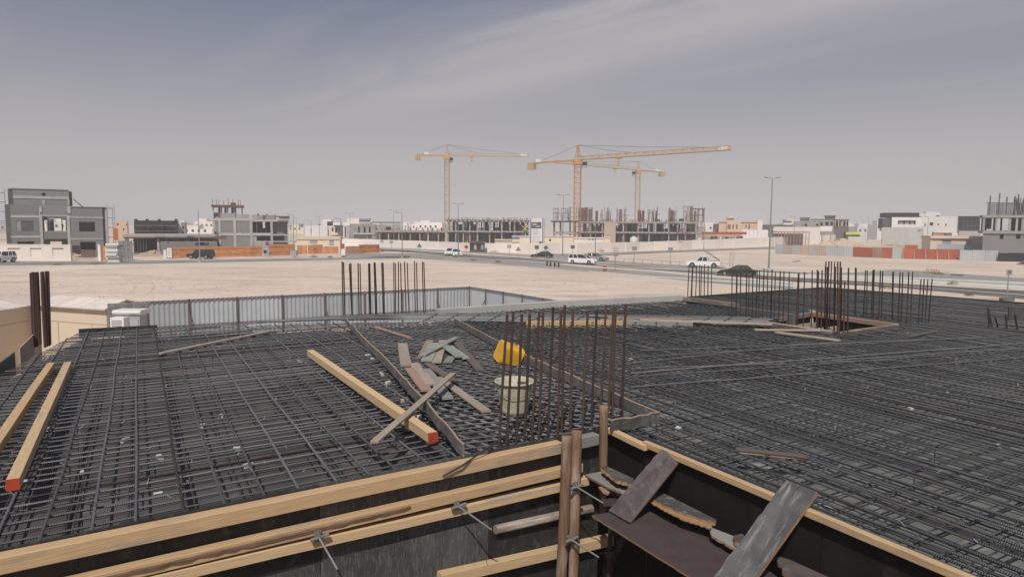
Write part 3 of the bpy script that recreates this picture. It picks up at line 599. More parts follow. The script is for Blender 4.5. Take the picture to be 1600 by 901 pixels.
b = MB(); q_ = c + Vector((-.19, -.05, .33)); b.tube([c + Vector((.2 * math.cos(a), -.215 + .02 * math.sin(a), .30 - .10 * math.sin(a) * 1)) if 0 else c + Vector((.207 * math.cos(a), -.207 * math.sin(a) * .98, .325 - .13 * math.sin(a))) for a in [math.pi * i / 14 for i in range(15)]], .0035, 5); b.build('handle', M['nail'], t)
b = MB(); b.box(c.x + .03, c.x + .14, c.y - .03, c.y - .02, c.z + .19, c.z + .335); o = b.build('wood_offcut', M['brn_b']); tag(o, 'small brown wood offcut standing inside the stained bucket', 'offcut')
# yellow rectangular tub, tipped over
c0 = G(786, 566, ZT + .01)
t = thing('plastic_tub', 'bright yellow plastic tub tipped on its side against the divider board', 'tub', tuple(c0))
ax = Vector((.86, .36, -.34)).normalized(); upv = Vector((.30, -.1, .93)); sd = ax.cross(upv).normalized(); upv = sd.cross(ax)
cc = c0 + Vector((-.06, .02, .165))
b = MB(); NSEG = 64
def sq(hw, hh, t_):                                  # rounded rectangle ring
    r = []
    for i in range(NSEG):
        a = 2 * math.pi * i / NSEG; ca, sa = math.cos(a), math.sin(a); k = (abs(ca) ** 6 + abs(sa) ** 6) ** (-1 / 6); r.append(cc + ax * t_ + sd * (hw * ca * k) + upv * (hh * sa * k))
    return r
rings = [sq(.01, .01, .004), sq(.140, .140, .0), sq(.153, .149, .008), sq(.160, .152, .03), sq(.155, .14, .30), sq(.168, .152, .305), sq(.168, .152, .32), sq(.148, .133, .318), sq(.160, .15, .03), sq(.01, .01, .02)]
for rg in rings: b.v.extend(rg)
for j in range(len(rings) - 1):
    for i in range(NSEG):
        i2 = (i + 1) % NSEG; b.face((j * NSEG + i2, j * NSEG + i, (j + 1) * NSEG + i, (j + 1) * NSEG + i2), ((0, 0), (.1, 0), (.1, .1), (0, .1)))
b.build('tub_body', M['yel_pl'], t, smooth=False)
MB().tube([cc + upv * .165 + ax * .10 + sd * .03, cc + upv * .19 + ax * .16 + sd * .03, cc + upv * .155 + ax * .22 + sd * .03], .006, 6).build('grip', M['yel_pl'], t)
# ================================================================ NEAR FORMWORK WALL
n1 = Vector((.545, -.838, 0)); W0 = Vector((-3.0, 4.0, 4.55)); d1 = Vector((.838, .545, 0))
def W1(px, py, off=0.0): return PL(px, py, W0 + n1 * off, n1)
t = thing('formwork_wall', 'near black plywood formwork wall stepping down in front of the left rebar grid', 'formwork wall', tuple(W0 + Vector((0, 0, -2.0))))
ends = [-2.2, .3, 1.85, 3.35, 4.62]
for i in range(4):
    a = W0 + d1 * (ends[i] + .003); c = W0 + d1 * (ends[i + 1] - .003)
    for (z0, z1) in ((3.93, 4.535), (3.25, 3.925), (2.4, 3.245)):
        m_ = 'film_w' if (z1 < 4 and z0 > 3 and i in (1, 2)) or (i == 2 and z1 > 4) else 'film'
        MB().beam(Vector((a.x, a.y, (z0 + z1) / 2)) + n1 * (-.01 + .002 * ((i + int(z0)) % 2)), Vector((c.x, c.y, (z0 + z1) / 2)) + n1 * (-.01 + .002 * ((i + int(z0)) % 2)), .018, z1 - z0).build('plywood_panel', M[m_], t)
def wale(pxa, pxb, ht, wd, m, name, label, top=True, off=None, cat='timber', seg=6, ch=.004, warp=.004, edge=0.0):
    off = wd if off is None else off
    a, c = W1(*pxa, off), W1(*pxb, off); d = (c - a).normalized(); a = a - d * edge
    a = a - UP * ht / 2 - n1 * wd / 2; c = c - UP * ht / 2 - n1 * wd / 2
    return single(MB().beam(a, c, wd, ht, ch=ch, seg=seg, warp=warp), name, M[m], label, cat)
wale((0, 872), (879, 691), .105, .10, 'new2', 'top_timber', 'fresh square timber capping the near formwork wall', edge=2.2)
wale((908, 684), (936, 678), .105, .10, 'grey_b', 'top_timber', 'short weathered timber piece between the paired poles and the lone post', seg=2)
wale((120, 905), (911, 724), .085, .09, 'new2', 'wale_timber', 'upper horizontal wale timber with a bark strip on the near formwork wall', edge=1.6)
wale((140, 922), (921, 746), .075, .09, 'new', 'wale_timber', 'lower of the paired wale timbers held by clamps on the near wall', edge=1.6)
a = W1(60, 922, .07); c = W1(640, 788.5, .07)
b = MB(); P = [a.lerp(c, i / 44) - UP * .004 + UP * R.uniform(-.003, .003) for i in range(45)]
b.sweep(P, [(-.02, -.012), (.010, -.030), (.027, -.027), (.029, -.004), (.024, .006), (-.02, .010)], scales=[R.uniform(.9, 1.1) for _ in P]); single(b, 'bark_strip', M['round'], 'rough bark strip along the top of the upper wale timber', 'bark strip')
wale((690, 898), (1010, 826), .095, .09, 'new', 'wale_timber', 'lowest fresh wale timber passing behind the paired poles near the prop', seg=3)
wale((777, 823), (928, 790), .075, .07, 'oldt', 'wale_timber', 'short rounded old timber stub behind the paired poles', seg=4, ch=.02, warp=.006)
wale((828, 873), (880, 866), .04, .05, 'torn', 'wood_wedge', 'small broken wood wedge under the lowest wale', seg=2, cat='wedge')
# poles
def pole(pts, r, m, label, name='round_pole', cat='wooden pole'):
    P = []
    for i in range(len(pts) - 1):
        for k in range(9): P.append(pts[i].lerp(pts[i + 1], k / 9) + Vector((R.uniform(-.002, .002), R.uniform(-.002, .002), 0)))
    P.append(pts[-1]); return single(MB().tube(P, r, 12, scales=[R.uniform(.975, 1.025) for _ in P]), name, M[m], label, cat, smooth=True)
def onW(px, py, off): return W1(px, py, off)
q = onW(886, 680, .17); pole([q, onW(882, 800, .17), onW(877, 905, .17), onW(877, 905, .17) - UP * 1.3], .05, 'round', 'old rough round pole, left one of the lashed pair at the near wall')
pole([onW(901, 673, .20), onW(898, 800, .20), onW(896, 905, .20), onW(896, 905, .2) - UP * 1.3], .049, 'round', 'old rough round pole, right one of the lashed pair at the near wall')
a = PY(943, 633, 6.50); c = PY(943, 734, 6.50); pole([a, c, c - UP * .5], .042, 'round', 'short rough round post standing alone at the inner corner of the formwork')
# clamps with tie rods
def clamp(px, py, rx, ry, label, off=.10):
    p = W1(px, py, off); e = W1(rx, ry, off); e = p + n1 * .26 + (W1(rx, ry, off) - p) * .55
    t = thing('wedge_clamp', label, 'clamp', tuple(p), group='steel wedge clamps on the formwork wall')
    MB().beam(p + UP * .035 + n1 * .012, p - UP * .04 + n1 * .012, .05, .022, up=n1, ch=.004).build('clamp_plate', M['nail'], t)
    MB().beam(p - d1 * .06 - UP * .01 + n1 * .03, p + d1 * .075 + UP * .004 + n1 * .03, .028, .022, ch=.006).build('wedge', M['nail'], t)
    MB().beam(p + UP * .045 + n1 * .024 - d1 * .005, p - UP * .015 + n1 * .035 + d1 * .01, .022, .02, up=n1, ch=.005).build('jaw', M['nail'], t)
    MB().tube([p - n1 * .05, p + n1 * .03, e], .0075, 8).build('tie_rod', M['bar_s'], t)
clamp(496, 836, 520, 890, 'rusty steel wedge clamp with a tie rod, leftmost on the paired wales')
clamp(713, 788, 768, 826, 'steel wedge clamp with a tie rod in the middle of the paired wales')
clamp(897, 758, 940, 788, 'steel wedge clamp on the paired poles, the upper one', .25)
clamp(889, 840, 922, 862, 'steel wedge clamp on the paired poles, the lower one', .25)
p = W1(713, 786, .1)
single(MB().tube([G(789, 683, ZT + .05), G(765, 697, ZT + .09), W1(722, 727, .13), W1(692, 744, .12)], .008, 6), 'tie_rod', M['bar_r2'], 'thin dark rod leaning over the top timber below the rusty bars', 'rod')
for x, y, w_ in ((489, 893, 'leftmost'), (738, 873, 'middle'), (760, 879, 'rightmost')):
    q = W1(x, y, .12); single(MB().tube([q, q + UP * .05 + d1 * .006], .003, 4), 'bent_nail', M['nail'], w_ + ' bent nail standing in the wale timber', 'nail', 'bent nails in the wales')
# ================================================================ RIGHT PIT
E0 = Vector((.95, 6.66, 4.52)); E1 = Vector((3.75, 1.75, 4.52)); d2 = (E1 - E0).normalized(); n2 = Vector((d2.y, -d2.x, 0))
if n2.x > 0: n2 = -n2
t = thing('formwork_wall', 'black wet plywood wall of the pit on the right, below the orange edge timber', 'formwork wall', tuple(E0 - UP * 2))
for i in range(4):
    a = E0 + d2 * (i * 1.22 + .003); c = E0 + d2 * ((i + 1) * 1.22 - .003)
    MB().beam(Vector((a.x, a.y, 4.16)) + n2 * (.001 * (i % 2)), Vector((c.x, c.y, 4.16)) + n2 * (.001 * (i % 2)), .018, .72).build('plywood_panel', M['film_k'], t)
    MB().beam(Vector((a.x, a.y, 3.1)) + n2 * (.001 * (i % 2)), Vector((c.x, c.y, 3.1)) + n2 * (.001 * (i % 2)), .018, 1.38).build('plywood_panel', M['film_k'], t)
a = E0 + d2 * .1 + n2 * .045; c = E0 + d2 * .68 + n2 * .06
single(MB().beam(a - UP * .01, c - UP * .02, .07, .05, ch=.004, seg=3, warp=.004), 'edge_timber', M['new2'], 'short orange edge timber at the pit corner behind the leaning purple board', 'timber')
a = E0 + d2 * .62 + n2 * .036; c = E0 + d2 * 5.6 + n2 * .036
single(MB().beam(a, c, .055, .05, ch=.003, seg=8, warp=.004), 'edge_timber', M['new2'], 'long orange edge timber along the top of the pit wall on the right', 'timber')
def jag(pts, amp, per=.04, edges=None, nz=0.3):
    o = []
    for i in range(len(pts)):
        a, c = pts[i], pts[(i + 1) % len(pts)]; o.append(a)
        if edges is None or i in edges:
            d = c - a; k = max(1, int(d.length / per)); nn = d.cross(UP).normalized()
            for j in range(1, k): o.append(a + d * (j / k) + nn * R.uniform(-amp, amp))
    return o
ZP = 4.05
pf = [G(925, 804, ZP), G(1038, 786, ZP), G(1170, 868, ZP), G(1330, 985, ZP), G(1205, 985, ZP), G(1080, 901, ZP)]
single(MB().prism(jag(pf, .003, .06, (4, 5)), .018, 0, 1), 'platform_panel', [M['ply_red'], M['torn']], 'dark brown plywood platform with faint red print in the pit under the leaning boards', 'plywood panel')
def scrap(pix, z, th, m, label, edges, amp=.008, name='broken_plywood'):
    return single(MB().prism(jag([G(x, y, z) for x, y in pix], amp, .022, edges), th, 0, 1), name, [M[m], M['torn']], label, 'broken plywood')
scrap([(939, 730), (947, 727), (990, 747), (990, 757), (962, 749)], 4.22, .03, 'film_g', 'broken dark plywood strip with a torn orange edge beside the lone post', (3, 4), .012)
scrap([(914, 741), (938, 736), (978, 760), (978, 772), (945, 758)], 4.13, .02, 'grey_b', 'grey board strip with a torn end in the pit corner left of the purple board', (2, 3))
scrap([(1000, 757), (1030, 770), (1119, 814), (1108, 824), (1070, 812), (1030, 792), (1000, 775)], 4.16, .012, 'torn', 'long torn orange plywood strip along the foot of the pit wall', (2, 3, 4, 5), .014)
scrap([(1000, 752), (1030, 766), (1119, 811), (1112, 815), (1060, 799), (1020, 780)], 4.175, .012, 'film_g', 'dark layer of plywood on the long torn strip between the leaning boards', (2, 3, 4), .01)
scrap([(1108, 822), (1150, 838), (1166, 856), (1148, 856), (1112, 836)], 4.13, .02, 'grey_b', 'grey plywood piece between the long torn strip and the scratched board', (2, 3, 4))
scrap([(1146, 836), (1160, 833), (1170, 843), (1160, 850), (1148, 846)], 4.17, .03, 'film_g', 'small dark offcut with an orange rim beside the scratched board', (0, 1, 2, 3, 4), .004)
scrap([(1215, 868), (1233, 873), (1320, 912), (1330, 940), (1262, 930), (1222, 893)], 4.13, .02, 'ply_pur', 'broken dark plywood with torn orange edge right of the scratched board', (2, 3, 4, 5), .012)
scrap([(935, 760), (940, 760), (953, 768), (950, 771), (942, 768)], 4.1, .015, 'redbr', 'little reddish splinter hanging in the pit corner', (2,), .003)
def lean(q, th, m, label, amp=.004):
    n = (q[1] - q[0]).cross(q[3] - q[0]).normalized()
    if n.z < 0: n = -n
    pts = []
    for i in range(4):
        a, c = q[i], q[(i + 1) % 4]; pts.append(a); d = c - a; k = max(1, int(d.length / .05)); nn = d.cross(n).normalized()
        if i in (0, 3):
            for j in range(1, k): pts.append(a + d * (j / k) + nn * R.uniform(-amp, amp))
    return single(MB().prism(pts, th, 0, 1, n=n), 'leaning_board', [M[m], M['torn']], label, 'plywood board')
q = [PY(1033, 701, 5.84), PY(1067, 713.5, 5.72), G(984.5, 816, 4.07), G(951, 797, 4.07)]
lean(q, .024, 'ply_pur', 'purple brown plywood board leaning from the platform onto the orange edge timber')
q = [PY(1228, 749, 4.80), PY(1277, 768, 4.62), G(1165, 925, 4.09), G(1105, 915, 4.09)]
lean(q, .03, 'ply_scr', 'black plywood board with long white scratches leaning over the orange edge timber', .006)
# prop under the platform
p = PY(953, 862, 5.95)
t = thing('steel_prop', 'rusty adjustable steel prop with collar under the plywood platform', 'prop', (p.x, p.y, 1.2))
MB().tube([Vector((p.x, p.y, 1.2)), Vector((p.x, p.y, p.z - .02))], .030, 10).build('outer_tube', M['bar_r'], t)
MB().tube([Vector((p.x, p.y, p.z)), Vector((p.x, p.y, 4.02))], .022, 10).build('inner_tube', M['bar_r2'], t)
MB().tube([p - UP * .045, p + UP * .02], .045, 10).build('collar_nut', M['bar_r'], t)
MB().tube([p + Vector((-.10, -.02, .0)), p + Vector((.10, .02, .01))], .009, 6).build('handle', M['bar_r'], t)
MB().box(p.x - .08, p.x + .08, p.y - .08, p.y + .08, 4.02, 4.03).build('head_plate', M['bar_r2'], t)
MB().box(p.x - .08, p.x + .08, p.y - .08, p.y + .08, 1.2, 1.21).build('base_plate', M['bar_r2'], t)
for (x, Y, top) in ((1012, 6.1, 4.02), (900, 6.9, 4.2)):
    q = PY(x, 880, Y); t = thing('steel_prop', 'dark steel prop deep in the shade ' + ('under the platform' if x > 1000 else 'behind the near wall'), 'prop', (q.x, q.y, 1.2))
    MB().tube([Vector((q.x, q.y, 1.2)), Vector((q.x, q.y, 2.9))], .03, 8).build('outer_tube', M['bar_r2'], t); MB().tube([Vector((q.x, q.y, 2.9)), Vector((q.x, q.y, top))], .022, 8).build('inner_tube', M['bar_r2'], t)
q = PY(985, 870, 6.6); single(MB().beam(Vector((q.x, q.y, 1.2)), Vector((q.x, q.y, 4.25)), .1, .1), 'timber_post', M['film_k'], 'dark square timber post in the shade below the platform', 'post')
# building body under the deck
t = thing('building_frame', 'lower storey of the unfinished building that carries the formwork decks', 'building', (2, 8, 0))
def colm(x, y, z0, z1, s=.3): MB().box(x - s / 2, x + s / 2, y - s / 2, y + s / 2, z0, z1).build('column', M['deckc'], t)
for (x, y) in ((-7.6, 12.2), (-6.2, 7.5), (-3.3, 13.3), (-2.2, 8.5), (1.9, 9.5), (5.0, 8.0), (5, 17.5), (9.8, 21.0), (13.2, 17.2), (10, 12), (9, 5), (15.8, 14)): colm(x, y, 1.2, 4.17)
MB().prism([Vector((x, y, 1.2)) for x, y in ((-6.0, .2), (11.5, .2), (17.5, 14.4), (13.5, 18.0), (10.3, 22.2), (6.6, 19.9), (4.9, 18.9), (-1.9, 15.6), (-8.0, 12.5), (-6.9, 8.6))], 1.2, n=UP).build('floor_slab', M['conc_d'], t)
for a, c in (((-6.85, 9.0), (-8.0, 12.6)), ((-8.0, 12.7), (-3.4, 13.85)), ((-3.4, 13.9), (-1.9, 15.75)), ((-1.8, 15.8), (4.9, 18.98)), ((4.95, 19.0), (10.3, 22.35)), ((10.4, 22.3), (13.6, 18.1)), ((13.7, 18.05), (17.6, 14.6)), ((-4.9, 2.8), (-6.85, 8.9))):
    MB().beam(Vector((*a, 2.68)), Vector((*c, 2.68)), .2, 2.96).build('outer_wall', M['block'], t)
MB().prism([Vector((x, y, 4.88)) for x, y in ((-6.0, .9), (-6.0, -7), (9.0, -7), (9.0, -1.8), (2.9, -1.8), (2.0, .9))], .2, n=UP).build('unseen_shade_slab', M['deckc'], t)  # unseen slab under the camera, added to shade the pit
for (x, y) in ((-5.5, .5), (-5.5, -6), (0, .3), (8.5, -2.3), (8.5, -6.5)): colm(x, y, 0, 4.68)
# ================================================================ GROUND AND ROADS
gp = MB(); gp.prism([Vector((-4000, -700, 0)), Vector((4000, -700, 0)), Vector((4000, 7000, 0)), Vector((-4000, 7000, 0))], 1.0, n=UP); tag(gp.build('ground', M['sand'], origin=Vector((0, 0, 0))), kind='structure')
def ribbon(name, m, pts, z, th=.05):
    top = [G(x, a, z) for x, a, b in pts]; bot = [G(x, b, z) for x, a, b in pts]; b = MB(); n = len(pts)
    for p in top + bot: b.v.append(p)
    for p in top + bot: b.v.append(p - UP * th)
    for i in range(n - 1):
        b.face((n + i, n + i + 1, i + 1, i), ((0, 0), (1, 0), (1, 1), (0, 1)))
        b.face((2 * n + i, 2 * n + i + 1, i + 1, i), ((0, 0),) * 4); b.face((n + i, n + i + 1, 3 * n + i + 1, 3 * n + i), ((0, 0),) * 4)
    return tag(b.build(name, m, origin=Vector((0, 0, 0))), kind='structure')
ribbon('street', M['asphalt_old'], [(-120, 409, 416.5), (0, 408.6, 415), (180, 407.6, 412.5), (340, 404.8, 409.6), (480, 403.2, 406.6), (560, 402, 405), (640, 399.5, 403.5)], .012)
ribbon('street_kerb', M['kerb'], [(-120, 416.9, 418), (0, 415.4, 416.2), (180, 412.8, 413.5), (340, 409.9, 410.5), (480, 406.8, 407.3), (560, 405.1, 405.6)], .10, .2)
ribbon('street_line', M['asphalt'], [(-120, 413, 413.9), (0, 412.4, 413.2), (180, 410.6, 411.2), (340, 407.9, 408.4), (480, 405.5, 405.9)], .018, .005)
ribbon('frontage_road', M['asphalt_old'], [(540, 396, 401.8), (640, 395.6, 403), (740, 401.5, 410), (840, 409.5, 418), (920, 417.6, 424.5), (1020, 424.6, 433), (1110, 433, 442), (1240, 443, 453)], .012)
ribbon('frontage_kerb', M['kerb'], [(920, 423.0, 423.7), (1020, 431.0, 432), (1110, 436.5, 438), (1180, 440, 442), (1240, 444.5, 447)], .10, .2)
ribbon('main_road', M['asphalt'], [(560, 387.3, 389.8), (640, 390.6, 394.2), (720, 396.6, 400.6), (820, 403.0, 406.8), (926, 410.8, 414.8), (1020, 418, 421.6), (1076, 421.8, 426), (1131, 425.6, 430.6), (1200, 431, 436.6), (1252, 434, 440.5), (1400, 442.7, 449), (1600, 454, 467), (1700, 459, 475)], .014)
ribbon('main_road_far_lane', M['asphalt_old'], [(560, 384.8, 386.4), (640, 387.6, 389.6), (740, 393.2, 395.8), (840, 398.6, 402), (900, 401.6, 408.5), (980, 409, 416.5), (1076, 414.6, 420.6), (1180, 421, 427.5), (1300, 427.5, 433), (1403, 420.8, 436), (1600, 434.5, 447), (1700, 441, 453)], .012)
ribbon('median', M['track'], [(700, 392.2, 393), (840, 402.2, 402.8), (900, 408.7, 410.5), (980, 416.6, 417.6), (1076, 420.8, 421.6)], .05)
ribbon('road_line', M['line'], [(640, 392.2, 392.5), (820, 404.8, 405.1), (1020, 419.7, 420.0), (1200, 433.6, 433.9), (1400, 445.6, 446.0), (1600, 460.0, 460.6)], .022, .003)
ribbon('road_kerb', M['kerb'], [(1090, 418.3, 419.4), (1180, 424.6, 426.2), (1300, 429.6, 431.8), (1400, 434.8, 437.4), (1600, 446.4, 450.2), (1700, 451.5, 456.5)], .12, .25)
ribbon('road_kerb', M['kerb'], [(1300, 428.2, 429.0), (1400, 431.8, 433), (1600, 440.6, 443), (1700, 445, 448)], .12, .25)
ribbon('side_road', M['asphalt_old'], [(840, 394.6, 397), (880, 396.5, 401), (930, 395.5, 399.6), (1020, 391.8, 394.0), (1062, 390.6, 392.6), (1130, 388.2, 390), (1200, 385.6, 387.4), (1260, 383.8, 385.2)], .016)
ribbon('side_kerb', M['conc_d'], [(900, 399.8, 400.2), (1020, 394.2, 394.7), (1062, 392.8, 393.2), (1130, 390.2, 390.6), (1210, 387.4, 387.9)], .10, .2)
# tyre ruts pressed into the sand lot
for (pts, wd) in (([(210, 433), (216, 441), (226, 447), (220, 455), (214, 460)], .4), ([(238, 430), (246, 438), (254, 446), (250, 453)], .4), ([(700, 404), (850, 421), (1000, 436), (1100, 447)], .35), ([(690, 406), (830, 424), (960, 441), (1040, 452)], .35), ([(560, 430), (760, 428), (960, 445)], .3), ([(150, 440), (300, 436), (460, 425)], .3), ([(840, 416), (960, 428), (1080, 446)], .3), ([(120, 425), (330, 424), (520, 418), (640, 409)], .35), ([(180, 452), (330, 444), (500, 438), (700, 441)], .3), ([(330, 418), (420, 430), (560, 441), (720, 444)], .35), ([(640, 432), (780, 439), (900, 453)], .3), ([(1250, 404), (1350, 412), (1480, 417), (1620, 420)], .4), ([(1230, 412), (1340, 417), (1440, 418)], .35), ([(1010, 398), (1060, 404), (1130, 408), (1190, 412)], .35)):
    P = [G(x, y, 0) for x, y in pts]; b = MB(); Q = []
    for i in range(len(P) - 1):
        for k in range(6): Q.append(P[i].lerp(P[i + 1], k / 6))
    Q.append(P[-1])
    for s_ in (-.8, .8):
        V = []
        for i, p in enumerate(Q):
            tn = (Q[min(i + 1, len(Q) - 1)] - Q[max(i - 1, 0)]).normalized(); V.append(p + tn.cross(UP) * s_)
        b.sweep([v + UP * .0 for v in V], [(-wd / 2, -.02), (wd / 2, -.02), (wd / 2 - .08, .015), (wd / 2 - .16, .03), (-wd / 2 + .16, .03), (-wd / 2 + .08, .015)])
    tag(b.build('tyre_track', M['track']), kind='structure')
# ================================================================ BUILDINGS
class Bld:
    def __init__(s, name, label, cat, Y, cx, group=None, rot=None):
        s.Y = Y; p = PY(cx, 370, Y)
        if rot is None: rot = 0 if cat in ('wall', 'hoarding', 'gate', 'panel', 'notice board', 'pillar', 'shelter', 'panel stack') else math.atan2(-p.x, Y) * .9
        s.setup(p.x, rot); s.t = thing(name, label, cat, (p.x, Y, 0), group=group)
        if rot: XF[s.t.name] = s.X
    def setup(s, cx, rot):
        s.c = Vector((cx, s.Y, 0)); s.X = Matrix.Translation(s.c) @ Matrix.Rotation(rot, 4, 'Z') @ Matrix.Translation(-s.c); s.Xi = s.X.inverted(); s.n = Matrix.Rotation(rot, 3, 'Z') @ Vector((0, 1, 0))
    def P(s, px, py, off=0.0):
        return s.Xi @ PL(px, py, s.c + s.n * off, s.n)
    def w(s, r, d=0.0):
        x0, y0, x1, y1 = r; ym = (y0 + (y1 or 380)) / 2; xm = (x0 + x1) / 2
        return s.P(x0, ym).x, s.P(x1, ym).x, (0.0 if y1 is None else s.P(xm, y1).z), s.P(xm, y0).z
    def box(s, name, m, r, d0=0.0, d1=6.0, lab=None):
        if d1 is None: d1 = d0 + .2
        xa, xb, za, zb = s.w(r); o = MB().box(xa, xb, s.Y + d0, s.Y + d1, za, zb).build(name, M[m] if isinstance(m, str) else m, s.t)
        if lab: o['label'] = lab
        return o
    def wall(s, name, m, r, ops=(), th=.25, d=0.0):
        xa, xb, za, zb = s.w(r); O = []
        for q in ops:
            a = s.w(q); O.append((max(a[0], xa), min(a[1], xb), max(a[2] if q[3] else 0, za), min(a[3], zb)))
        zs = sorted({za, zb, *[o[2] for o in O], *[o[3] for o in O]}); b = MB()
        for i in range(len(zs) - 1):
            zc = (zs[i] + zs[i + 1]) / 2; cur = xa
            for o in sorted(o for o in O if o[2] < zc < o[3]):
                if o[0] > cur: b.box(cur, o[0], s.Y + d, s.Y + d + th, zs[i], zs[i + 1])
                cur = max(cur, o[1])
            if cur < xb: b.box(cur, xb, s.Y + d, s.Y + d + th, zs[i], zs[i + 1])
        return b.build(name, M[m], s.t)
    def shell(s, m, r, ops=(), D=9.0, back=(), roof='conc', floors=(), th=.25, d=0.0, win=None):
        s.wall('wall', m, r, ops, th, d); xa, xb, za, zb = s.w(r)
        MB().box(xa + .01, xa + th, s.Y + d + th + .002, s.Y + d + D, za, zb - .01).build('wall', M[m], s.t)
        MB().box(xb - th, xb - .01, s.Y + d + th + .002, s.Y + d + D, za, zb - .01).build('wall', M[m], s.t)
        q = Bld.__new__(Bld); q.__dict__.update(s.__dict__); q.wall('wall', m, (r[0] + .4, r[1] + .1, r[2] - .4, r[3]), back, th, d + D + .004)
        MB().box(xa + th, xb - th, s.Y + d + th, s.Y + d + D, zb - .7, zb - .45).build('roof', M[roof], s.t)
        for f_ in floors:
            z = s.P((r[0] + r[2]) / 2, f_).z; MB().box(xa + th, xb - th, s.Y + d + th + .01, s.Y + d + D, z - .25, z).build('floor', M[roof], s.t)
        if win:
            for o in ops:
                a = s.w(o); MB().box(a[0], a[1], s.Y + d + .12, s.Y + d + .18, a[2] if o[3] else 0, a[3]).build('window', M[win], s.t)
def grid_scaffold(t, x0, x1, y0, y1, z0, z1, dx, dz, m, r=.045, name='scaffold_frame', kind=None):
    b = MB(); nx = max(1, round((x1 - x0) / dx)); nz = max(1, round((z1 - z0) / dz))
    for i in range(nx + 1):
        x = x0 + (x1 - x0) * i / nx
        for y in (y0, y1): b.tube([Vector((x, y, z0)), Vector((x, y, z1 + R.uniform(0, .8)))], r, 4)
        for j in range(1, nz + 1): z = z0 + (z1 - z0) * j / nz; b.tube([Vector((x, y0, z)), Vector((x, y1, z))], r, 4)
    for j in range(1, nz + 1):
        z = z0 + (z1 - z0) * j / nz
        for y in (y0, y1): b.tube([Vector((x0, y, z)), Vector((x1, y, z))], r, 4)
    o = b.build(name, M[m], t); tag(o, kind=kind or 'stuff'); return o
# ---- left villa shell
Z = lambda X, Y_: (X / 6.435, 280 + Y_ / 6.435)
def ZR(a, b, c, d): return (a / 6.435, 280 + b / 6.435, c / 6.435, (280 + d / 6.435) if d else None)
b1 = Bld('concrete_house', 'large unfinished grey block house with a stepped third storey, far left', 'house', 125, 90, rot=rad(37))
b1.shell('block', ZR(110, 255, 400, None), [ZR(165, 418, 338, 520), ZR(175, 627, 345, 700)], 10, floors=(345.5, 373))
b1.box('infill', 'conc', ZR(166, 419, 214, 520), .06, .3); b1.wall('shutter_board', 'conc_d', ZR(214, 419, 337, 520), (), .1, .1)
b1.shell('block', ZR(708, 283, 1035, None), [ZR(795, 425, 955, 525), ZR(805, 628, 962, None)], 10, floors=(345.5, 373))
b1.box('window_reveal', 'conc_d', ZR(795, 425, 955, 525), 1.2, 1.3)
b1.wall('wall', 'block', ZR(400, 257, 700, 372), (), .25, .02)
b1.wall('wall', 'block', ZR(436, 372, 680, None), [ZR(455, 410, 486, 522), ZR(505, 395, 628, 520), ZR(640, 412, 672, 522), ZR(515, 628, 632, 700)], .2, 2.2)
b1.box('side_wall', 'block', ZR(425, 372, 436, None), .3, 2.2)
b1.box('loggia_floor', 'conc', ZR(436, 522, 680, 530), .02, 2.2)
b1.box('parapet', 'block', ZR(436, 528, 680, 600), .05, .25)
b1.box('half_wall', 'conc_d', ZR(507, 400, 552, 519), 2.05, 2.15)
for r in (ZR(400, 372, 430, None), ZR(676, 372, 706, None), ZR(392, 275, 420, 330), ZR(676, 272, 708, 340)): b1.box('column', 'conc_l', r, -.12, .3)
for r in (ZR(108, 362, 400, 385), ZR(706, 375, 1036, 392), ZR(108, 568, 402, 588), ZR(706, 590, 1036, 606), ZR(400, 360, 706, 373)): b1.box('ring_beam', 'conc_l', r, -.06, .28)
b1.shell('block', ZR(133, 92, 700, 262), [ZR(425, 135, 463, 165)], 8, d=1.5)
b1.box('ring_beam', 'conc_l', ZR(133, 168, 700, 195), 1.42, 1.9); b1.box('column', 'conc_l', ZR(430, 205, 460, 265), 1.4, 1.9); b1.box('column', 'conc_l', ZR(686, 200, 706, 265), 1.4, 1.9)
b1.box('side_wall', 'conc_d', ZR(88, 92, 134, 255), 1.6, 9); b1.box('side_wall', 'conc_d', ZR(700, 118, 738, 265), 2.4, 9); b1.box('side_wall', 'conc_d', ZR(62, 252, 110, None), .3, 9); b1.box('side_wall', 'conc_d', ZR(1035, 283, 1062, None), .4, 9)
b1.box('coping', 'conc_l', ZR(84, 90, 700, 97), 1.35, 1.6); b1.box('coping', 'conc_d', ZR(706, 278, 1065, 284), -.1, .3)
b1.box('downpipe', 'conc_l', ZR(1062, 285, 1084, None), .1, .5)
b1.box('door_shade_panel', 'black_w', ZR(705, 665, 800, 760), -.1, -.04)  # black panel painting the shade beside the doorway
p = b1.w(ZR(0, 1, 0, 1)); a = b1.P(115, 311.5, 2); c = b1.P(129, 323, .5); MB().beam(a, c, .15, .15).build('raking_board', M['conc_d'], b1.t)
q = b1.w(ZR(1088, 290, 1158, None)); grid_scaffold(b1.t, q[0], q[1], 125.5, 128, 0, q[3], 1.4, 1.7, 'steel_g')
q = b1.w(ZR(-40, 130, 62, None)); grid_scaffold(b1.t, q[0], q[1], 126, 128, 0, q[3], 1.1, 1.7, 'steel_g')
